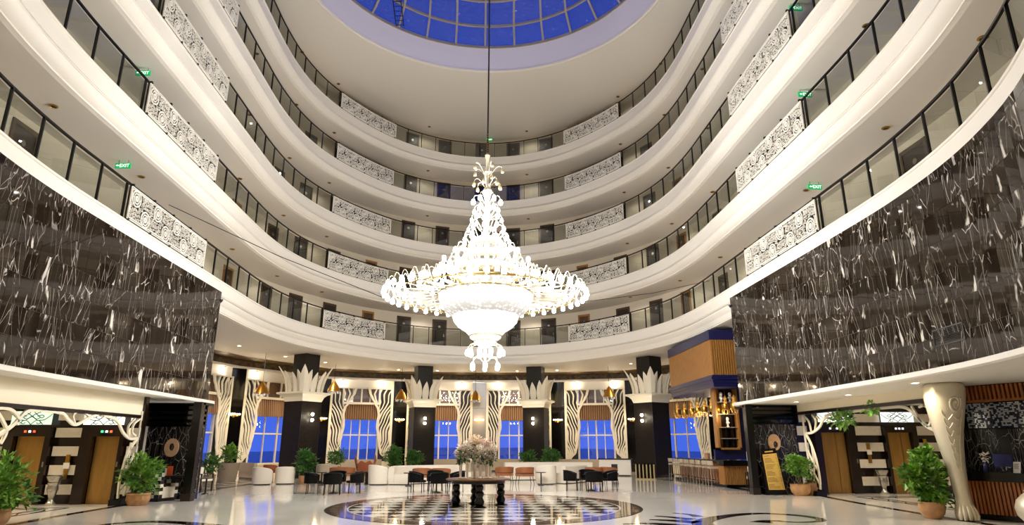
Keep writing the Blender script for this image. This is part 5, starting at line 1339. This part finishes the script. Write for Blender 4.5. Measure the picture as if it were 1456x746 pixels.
# ================================================================== FURNITURE
def shell(mb, r, t_, z0, zb, za, a0, a1, n=18, sy=1.0, flare=0.0):
    rings = []
    for k in range(n + 1):
        a = a0 + (a1 - a0) * k / n; q = abs(2 * k / n - 1); zt = zb + (za - zb) * q ** 2.2
        f = 1 + flare
        rings.append([(r * sin(a), r * cos(a) * sy, z0), (r * f * sin(a), r * f * cos(a) * sy, zt - .04), ((r * f - t_ * .25) * sin(a), (r * f - t_ * .25) * cos(a) * sy, zt), ((r * f - t_ * .75) * sin(a), (r * f - t_ * .75) * cos(a) * sy, zt), ((r * f - t_) * sin(a), (r * f - t_) * cos(a) * sy, zt - .04), ((r - t_) * sin(a), (r - t_) * cos(a) * sy, z0)])
    return mb.loft(rings)
def tub(x, y, rz, lab, m='boucle', sc=1.0, grp='pale tub armchairs'):
    """front faces local -y"""
    t = thing('tub_armchair', lab, 'armchair', (x, y, 0), rz, grp)
    shell(MB(), .42 * sc, .13 * sc, .04, .76 * sc, .60 * sc, -2.2, 2.2, flare=.05).build('back_shell', m, t)
    MB().lathe([(.02, .16), (.32 * sc, .16), (.36 * sc, .22), (.36 * sc, .38 * sc), (.32 * sc, .43 * sc), (.02, .44 * sc)], (0, -.03, 0), 20).build('seat_cushion', m, t)
    MB().lathe([(.02, .0), (.36 * sc, .0), (.36 * sc, .05), (.02, .05)], n=20).build('plinth', 'dark_wood', t)
    return t
def wicker(x, y, rz, lab):
    t = thing('wicker_armchair', lab, 'armchair', (x, y, 0), rz, 'black woven armchairs')
    shell(MB(), .33, .025, .36, .74, .62, -2.1, 2.1).build('woven_back', 'wicker_black', t)
    MB().lathe([(.02, .36), (.3, .36), (.32, .39), (.3, .43), (.02, .44)], n=18).build('seat', 'wicker_black', t)
    for sx, sy in ((-1, -1), (1, -1), (1, 1), (-1, 1)): MB().tube([(sx * .27, sy * .2, 0), (sx * .25, sy * .19, .40)], .015, 6).build('leg', 'black_metal', t)
    P = [(.335 * sin(a), .335 * cos(a), .74 - .12 * abs(a / 2.1) ** 2.2) for a in [(-2.1 + 4.2 * k / 16) for k in range(17)]]
    MB().tube(P, .018, 6).build('top_rail', 'black_metal', t)
    for s in (-1, 1): MB().tube([(P[0][0] * -s, P[0][1], .62), (P[0][0] * -s, P[0][1] + .01, .36)], .014, 6).build('arm_post', 'black_metal', t)
    return t
def cafe_table(x, y, r, h, lab, m='dark_wood'):
    t = thing('cafe_table', lab, 'table', (x, y, 0))
    MB().lathe([(.001, h - .03), (r, h - .03), (r, h), (.001, h)], n=24).build('top', m, t); MB().lathe([(.03, .03), (.03, h - .03)], n=10).build('stem', 'black_metal', t); MB().lathe([(.001, 0), (r * .6, 0), (r * .58, .02), (.04, .05)], n=20).build('base', 'black_metal', t)
    return t
for gx, gy, nm, offs in ((-5.25, 24.75, 'left group', ((-.72, -.1), (.1, -.72), (.72, .15), (-.05, .75))), (-1.55, 25.05, 'middle group', ((-.7, .05), (.15, -.72), (.72, .2), (-.1, .78))), (4.35, 25.75, 'right group', ((-.72, .15), (.0, -.72), (.74, .1), (.0, .78)))):
    for (dx, dy), w_ in zip(offs, ('on its left side', 'nearest to the viewer', 'on its right side', 'on its far side')):
        wicker(gx + dx, gy + dy, atan2(dy, dx) - pi / 2, 'black woven armchair of the %s of four, %s' % (nm, w_))
    cafe_table(gx, gy, .30, .60, 'small dark round table between the four black armchairs, %s' % nm)
tub(-9.65, 30.45, 2.6, 'left one of two pale tub armchairs beside the left front column')
tub(-8.78, 30.9, 3.4, 'right one of two pale tub armchairs beside the left front column')
tub(-7.15, 31.9, 3.1, 'taupe tub armchair seen from behind, next to the dark plant in the orange pot', 'taupe_fabric', 1.12)
tub(-4.45, 30.25, 2.3, 'large white tub seat at the left end of the left white sofa', sc=1.12)
tub(3.05, 30.2, 3.5, 'large white tub seat at the left end of the right white sofa', sc=1.1)
def curved_sofa(lab, pts, side, hb=.78, depth=.85):
    C = curve_tube([(x, y, 0) for x, y in pts], 0, 6); c0 = C[0]
    t = thing('curved_sofa', lab, 'sofa', c0, 0, 'white curved sofas')
    N_ = []
    for i in range(len(C)):
        d = (C[min(i + 1, len(C) - 1)] - C[max(i - 1, 0)]).normalized(); N_.append(Vector((-d.y, d.x, 0)) * side)
    def sweep(prof): 
        mb = MB(); mb.loft([[C[i] - c0 + N_[i] * u + Vector((0, 0, z)) for u, z in prof] for i in range(len(C))]); return mb
    sweep([(-.14, .03), (-.18, .4), (-.14, hb - .04), (-.06, hb), (.04, hb), (.10, hb - .06), (.10, .03)]).build('backrest', 'boucle', t)
    sweep([(.11, .03), (.11, .44), (depth - .08, .44), (depth, .36), (depth, .03)]).build('seat', 'boucle', t)
    sweep([(-.1, 0), (-.1, .03), (depth - .1, .03), (depth - .1, 0)]).build('plinth', 'dark_wood', t)
    return t
curved_sofa('long white curved sofa on the left, its seat open towards the flower table', [(-3.85, 29.95), (-3.75, 30.75), (-3.1, 31.5), (-1.9, 32.0), (-.5, 32.3)], -1)
curved_sofa('white curved sofa on the right, seen from behind beside the white tub seat', [(3.85, 30.35), (4.05, 30.6), (4.4, 30.95), (5.1, 31.9)], 1)
curved_sofa('long white sofa back on the right, under the two dark green plants', [(1.3, 33.6), (2.8, 33.9), (4.4, 33.9), (5.8, 33.7)], 1, .86)
def leather(x, y, rz, lab, w=.62, m='tan_leather'):
    t = thing('leather_armchair', lab, 'armchair', (x, y, 0), rz, 'tan leather armchairs')
    mb = MB(); n = 16; rings = []
    for k in range(n + 1):
        a = -1.95 + 3.9 * k / n; c = abs(2 * k / n - 1); X = w / 2 * 1.1 * sin(a); Y = .33 * cos(a); zt = .74 - .14 * c ** 3
        rings.append([(X, Y, .34), (X * 1.08, Y * 1.08, zt), (X * 1.0, Y * 1.0, zt), (X * .92, Y * .92, .34)])
    mb.loft(rings); mb.build('back_shell', m, t)
    MB().box(-w / 2, -.3, .34, w / 2, .26, .46).build('seat', m, t, smooth=False)
    for sx in (-1, 1):
        for sy in (-.26, .24): MB().tube([(sx * w * .5, sy, 0), (sx * w * .42, sy * .85, .36)], .014, 6).build('leg', 'black_metal', t)
    MB().tube([(w / 2 * 1.12 * sin(a), .35 * cos(a), .47) for a in [-1.9 + 3.8 * k / 12 for k in range(13)]], .013, 6).build('frame_rail', 'black_metal', t)
    return t
leather(-6.15, 30.6, 3.2, 'wide tan leather seat seen from behind on the left, behind the left black armchairs', 1.0)
leather(-2.45, 29.2, 3.25, 'tan leather seat behind the middle black armchairs, left of the pair', .72); leather(-1.62, 29.1, 3.0, 'tan leather seat behind the middle black armchairs, right of the pair', .72)
leather(1.2, 30.9, 3.3, 'tan leather armchair right of the flower table, left of the pair', .74); leather(2.1, 30.25, 3.35, 'tan leather armchair right of the flower table, right of the pair', .74)
leather(5.25, 30.2, 2.7, 'tan leather armchair behind the right black armchairs, left of the pair', .7); leather(5.95, 30.3, 2.5, 'tan leather armchair behind the right black armchairs, right of the pair', .7)
leather(-10.6, 34.6, 3.0, 'rust coloured chair back behind the two pale tub armchairs on the left', .6, 'rust_velvet')
leather(4.2, 42.6, 2.2, 'rust coloured chair under the window right of the third lotus column', .55, 'rust_velvet')
# rust wing chair and dark console with blue runner
t = thing('wing_chair', 'tall rust wing chair with two pointed wings, left of the left white sofa', 'armchair', (-5.35, 31.8, 0), 3.3)
MB().box(-.3, -.3, .3, .3, .3, .48).build('seat', 'rust_velvet', t)
MB().slab([(-.3, .26, .4), (.3, .26, .4), (.36, .34, .85), (.2, .36, 1.0), (0, .36, .9), (-.2, .36, 1.0), (-.36, .34, .85)], (0, .08, 0)).build('backrest', 'rust_velvet', t, smooth=False)
for sx in (-1, 1): MB().slab([(sx * .3, .3, .45), (sx * .34, -.1, .55), (sx * .46, -.06, 1.0), (sx * .42, .3, 1.25)], (sx * .05, 0, 0)).build('wing', 'rust_velvet', t, smooth=False)
for sx, sy in ((-1, -1), (1, -1), (1, 1), (-1, 1)): MB().tube([(sx * .25, sy * .25, 0), (sx * .22, sy * .22, .32)], .018, 6).build('leg', 'dark_wood', t)
t = thing('console_table', 'narrow black table with turned legs and a blue runner, beside the left white sofa', 'table', (-5.2, 30.35, 0))
MB().box(-.25, -.25, .5, .25, .25, .54).build('top', 'dark_wood', t, smooth=False); MB().box(-.27, -.12, .54, .27, .12, .55).build('runner', 'navy', t, smooth=False)
for sx, sy in ((-1, -1), (1, -1), (1, 1), (-1, 1)): MB().lathe([(.05, 0), (.06, .05), (.03, .1), (.05, .2), (.035, .3), (.055, .4), (.04, .5)], (sx * .19, sy * .19, 0), 10).build('leg', 'dark_wood', t)
for x, y, lab in ((-3.0, 29.0, 'small black side table left of the middle tan seats'), (2.75, 29.3, 'small black side table right of the tan armchair pair'), (-6.9, 29.9, 'small dark side table beside the taupe tub armchair')): cafe_table(x, y, .22, .55, lab)
# benches and planters by the windows
def bench(x, y, rz, w, lab, m='taupe_fabric'):
    t = thing('window_bench', lab, 'bench', (x, y, 0), rz, 'upholstered window benches')
    MB().box(-w / 2, -.35, .1, w / 2, .3, .42).build('seat', m, t, smooth=False); MB().box(-w / 2, .18, .42, w / 2, .34, .82).build('backrest', m, t, smooth=False); MB().box(-w / 2 + .03, -.3, 0, w / 2 - .03, .28, .1).build('plinth', 'dark_wood', t, smooth=False)
    for k in range(1, 3): MB().box(-w / 2 + w * k / 3 - .01, .17, .44, -w / 2 + w * k / 3 + .01, .18, .8).build('seam', 'dark_wood', t, smooth=False)
bench(-11.7, 35.2, 2.3, 1.9, 'taupe bench under the window on the far left, next to the pale tub armchairs')
bench(-7.6, 43.4, .2 + pi, 2.6, 'taupe bench under the window left of the second lotus column')
bench(6.6, 43.4, -.25 + pi, 3.0, 'grey bench under the window left of the right front column')
bench(1.9, 44.6, pi, 2.2, 'grey bench under the window right of the centre pier'); bench(-2.2, 44.6, pi, 2.0, 'grey bench under the window left of the centre pier')
t = thing('white_cabinet', 'low white cabinet with a dark emblem left of the gold slatted stand', 'cabinet', (7.9, 38.2, 0), -.3); MB().box(-.9, -.25, .06, .9, .25, .9).build('body', 'plaster', t, smooth=False); MB().box(-.95, -.3, .9, .95, .3, .96).build('top', 'black_stone', t, smooth=False); MB().box(-.86, -.22, 0, .86, .22, .06).build('plinth', 'dark_wood', t, smooth=False); MB().box(-.2, -.265, .3, .15, -.25, .65).build('emblem', 'ink', t, smooth=False)
t = thing('gold_slat_stand', 'gold slatted host stand at the foot of the right front column', 'stand', (8.62, 34.1, 0), -.55)
MB().box(-.55, -.16, .74, .55, .16, .8).build('top', 'black_stone', t, smooth=False); MB().box(-.52, -.13, 0, .52, .13, .05).build('base', 'gold_paint', t, smooth=False); MB().box(-.5, .0, .05, .5, .1, .74).build('back_panel', 'black_stone', t, smooth=False)
for k in range(6): MB().box(-.5 + k * .19, -.13, .05, -.5 + k * .19 + .06, -.07, .74).build('slat', 'gold_paint', t, smooth=False)
# chairs by the left backdrop and by the bar end
def side_chair(x, y, rz, lab, m, wood='dark_wood'):
    t = thing('side_chair', lab, 'chair', (x, y, 0), rz)
    MB().box(-.27, -.28, .38, .27, .24, .48).build('seat', m, t, smooth=False); MB().box(-.27, .2, .5, .27, .3, .86).build('backrest', m, t, smooth=False)
    for sx in (-1, 1):
        MB().bar((sx * .29, -.26, 0), (sx * .29, -.26, .62), .045, .045).build('leg', wood, t, smooth=False); MB().bar((sx * .29, .26, 0), (sx * .29, .3, .66), .045, .045).build('leg', wood, t, smooth=False); MB().bar((sx * .29, -.28, .63), (sx * .29, .3, .65), .05, .035).build('armrest', wood, t, smooth=False)
    return t
side_chair(-10.5, 26.0, 1.2, 'cream chair with dark wooden arms just right of the left black post', 'boucle')
side_chair(11.05, 26.3, 2.9, 'cream chair with dark wooden arms at the near end of the bar', 'boucle'); side_chair(11.75, 25.9, 3.6, 'second cream chair at the bar end, half behind the right black post', 'boucle')
cafe_table(11.4, 25.7, .24, .7, 'small dark round table between the cream chairs at the bar end')
cafe_table(-9.75, 24.6, .2, .55, 'small dark round table right behind the left black post')
t = thing('checkered_armchair', 'armchair upholstered in black and cream checks against the left black marble wall', 'armchair', (-10.05, 21.75, 0), 1.3)
def checked(nm, x0, y0, z0, x1, y1, z1, nu, nv):
    b = MB().box(x0, y0, z0, x1, y1, z1).build(nm, 'check_fabric_light', t, smooth=False); mb = MB()
    for a in range(nu):
        for c in range(nv):
            if (a + c) % 2: continue
            u0, u1 = x0 + (x1 - x0) * a / nu, x0 + (x1 - x0) * (a + 1) / nu; w0, w1 = z0 + (z1 - z0) * c / nv, z0 + (z1 - z0) * (c + 1) / nv
            mb.add([(u0, y1 + .003, w0), (u1, y1 + .003, w0), (u1, y1 + .003, w1), (u0, y1 + .003, w1)], [(0, 1, 2, 3)]); mb.add([(u0, y0 - .003, w0), (u1, y0 - .003, w0), (u1, y0 - .003, w1), (u0, y0 - .003, w1)], [(0, 1, 2, 3)])
    for a in range(3):
        for c in range(nv):
            if (a + c) % 2: continue
            u0, u1 = y0 + (y1 - y0) * a / 3, y0 + (y1 - y0) * (a + 1) / 3; w0, w1 = z0 + (z1 - z0) * c / nv, z0 + (z1 - z0) * (c + 1) / nv
            for xx in (x0 - .003, x1 + .003): mb.add([(xx, u0, w0), (xx, u1, w0), (xx, u1, w1), (xx, u0, w1)], [(0, 1, 2, 3)])
    mb.build('checks', 'check_fabric_dark', b, smooth=False)
checked('backrest', -.36, .16, .1, .36, .36, .82, 5, 6); checked('armrest', -.4, -.36, .1, -.26, .16, .62, 1, 5); checked('armrest', .26, -.36, .1, .4, .16, .62, 1, 5); MB().box(-.26, -.36, .1, .26, .16, .42).build('seat', 'check_fabric_light', t, smooth=False); MB().box(-.36, -.32, 0, .36, .32, .1).build('plinth', 'dark_wood', t, smooth=False)
t = thing('side_table', 'dark square side table between the checkered chair and the left black post', 'table', (-9.55, 21.9, 0), .1)
MB().box(-.34, -.28, .7, .34, .28, .75).build('top', 'dark_wood', t, smooth=False)
for sx, sy in ((-1, -1), (1, -1), (1, 1), (-1, 1)): MB().box(sx * .3 - .025, sy * .24 - .025, 0, sx * .3 + .025, sy * .24 + .025, .7).build('leg', 'dark_wood', t, smooth=False)
t = thing('table_sign', 'orange and white upright card holder on the dark side table', 'sign', (-9.88, 21.85, .75), .2); MB().box(-.05, -.03, 0, .11, .03, .28).build('orange_card', 'orange_card', t, smooth=False); MB().box(-.1, -.03, 0, -.05, .03, .22).build('white_card', 'paper', t, smooth=False)
# ---- round flower table
t = thing('round_table', 'large round wooden table with heavy black turned legs on the checkered medallion', 'table', (0, 19.55, 0))
MB().lathe([(.001, .70), (.90, .70), (.94, .715), (.94, .735), (.90, .75), (.001, .75)], n=48).build('top', 'table_wood', t)
MB().lathe([(.72, .62), (.78, .62), (.78, .70), (.72, .70)], n=40).build('apron', 'dark_wood', t)
LG = [(.17, 0), (.18, .03), (.10, .06), (.12, .1), (.135, .17), (.10, .24), (.085, .27), (.12, .33), (.12, .39), (.08, .44), (.11, .5), (.11, .56), (.08, .6), (.10, .66), (.10, .70)]
for x, y in ((-.63, -.30), (.04, -.72), (.66, .12), (-.1, .68)):
    l = MB().lathe(LG, (x, y, 0), 18).build('leg', 'black_stone', t); MB().lathe([(.001, 0), (.20, 0), (.21, .015), (.17, .03)], (x, y, 0), 20).build('foot', 'black_stone', l)
FV = [(-.52, .0, .95, 'petal_white', .17, 'white lily bouquet in a tall pink glass vase, leftmost on the round table'), (-.33, -.12, 1.05, 'petal_white', .2, 'white spiky bouquet, second from the left on the round table'), (-.12, .08, 1.2, 'petal_peach', .22, 'peach and cream bouquet, tallest one in the middle of the round table'), (.06, -.15, .92, 'petal_white', .2, 'drooping white orchid bouquet at the front of the round table'),
      (.24, .05, 1.12, 'petal_pink', .2, 'dusty pink bouquet right of the middle on the round table'), (.34, -.1, .95, 'petal_white', .18, 'white orchid bouquet, rightmost on the round table')]
for k, (x, y, h, m, r_, lab) in enumerate(FV):
    c = thing('flower_vase', lab, 'flowers', (x, 19.55 + y, .75), 0, 'flower vases on the round table')
    MB().lathe([(.075, 0), (.08, .015), (.03, .04), (.03, .06), (.04, .2), (.045, .36), (.05, .38), (.035, .37)], n=14).build('vase', 'vase_glass', c)
    zc = h - .25
    for q in range(5): MB().tube([(0, 0, .3), (.05 * cos(q * 1.3), .05 * sin(q * 1.3), zc * .75), (.6 * r_ * cos(q * 1.3), .6 * r_ * sin(q * 1.3), zc + .1)], .006, 4).build('stem', 'leaf', c)
    foliage(420, r_, .27, .075, 40 + k, (0, 0, zc), hollow=.1).build('blossoms', m, c, smooth=False, kind='stuff')
    f2 = foliage(90, r_ * .95, .26, .07, 60 + k, (.02, 0, zc), hollow=.2); f2.build('mixed_blossoms', 'petal_pink' if k % 2 else 'petal_peach', c, smooth=False, kind='stuff')
    foliage(70, r_ * .9, .2, .12, 80 + k, (0, 0, zc - .14)).build('leaves', 'leaf_dark', c, smooth=False, kind='stuff')
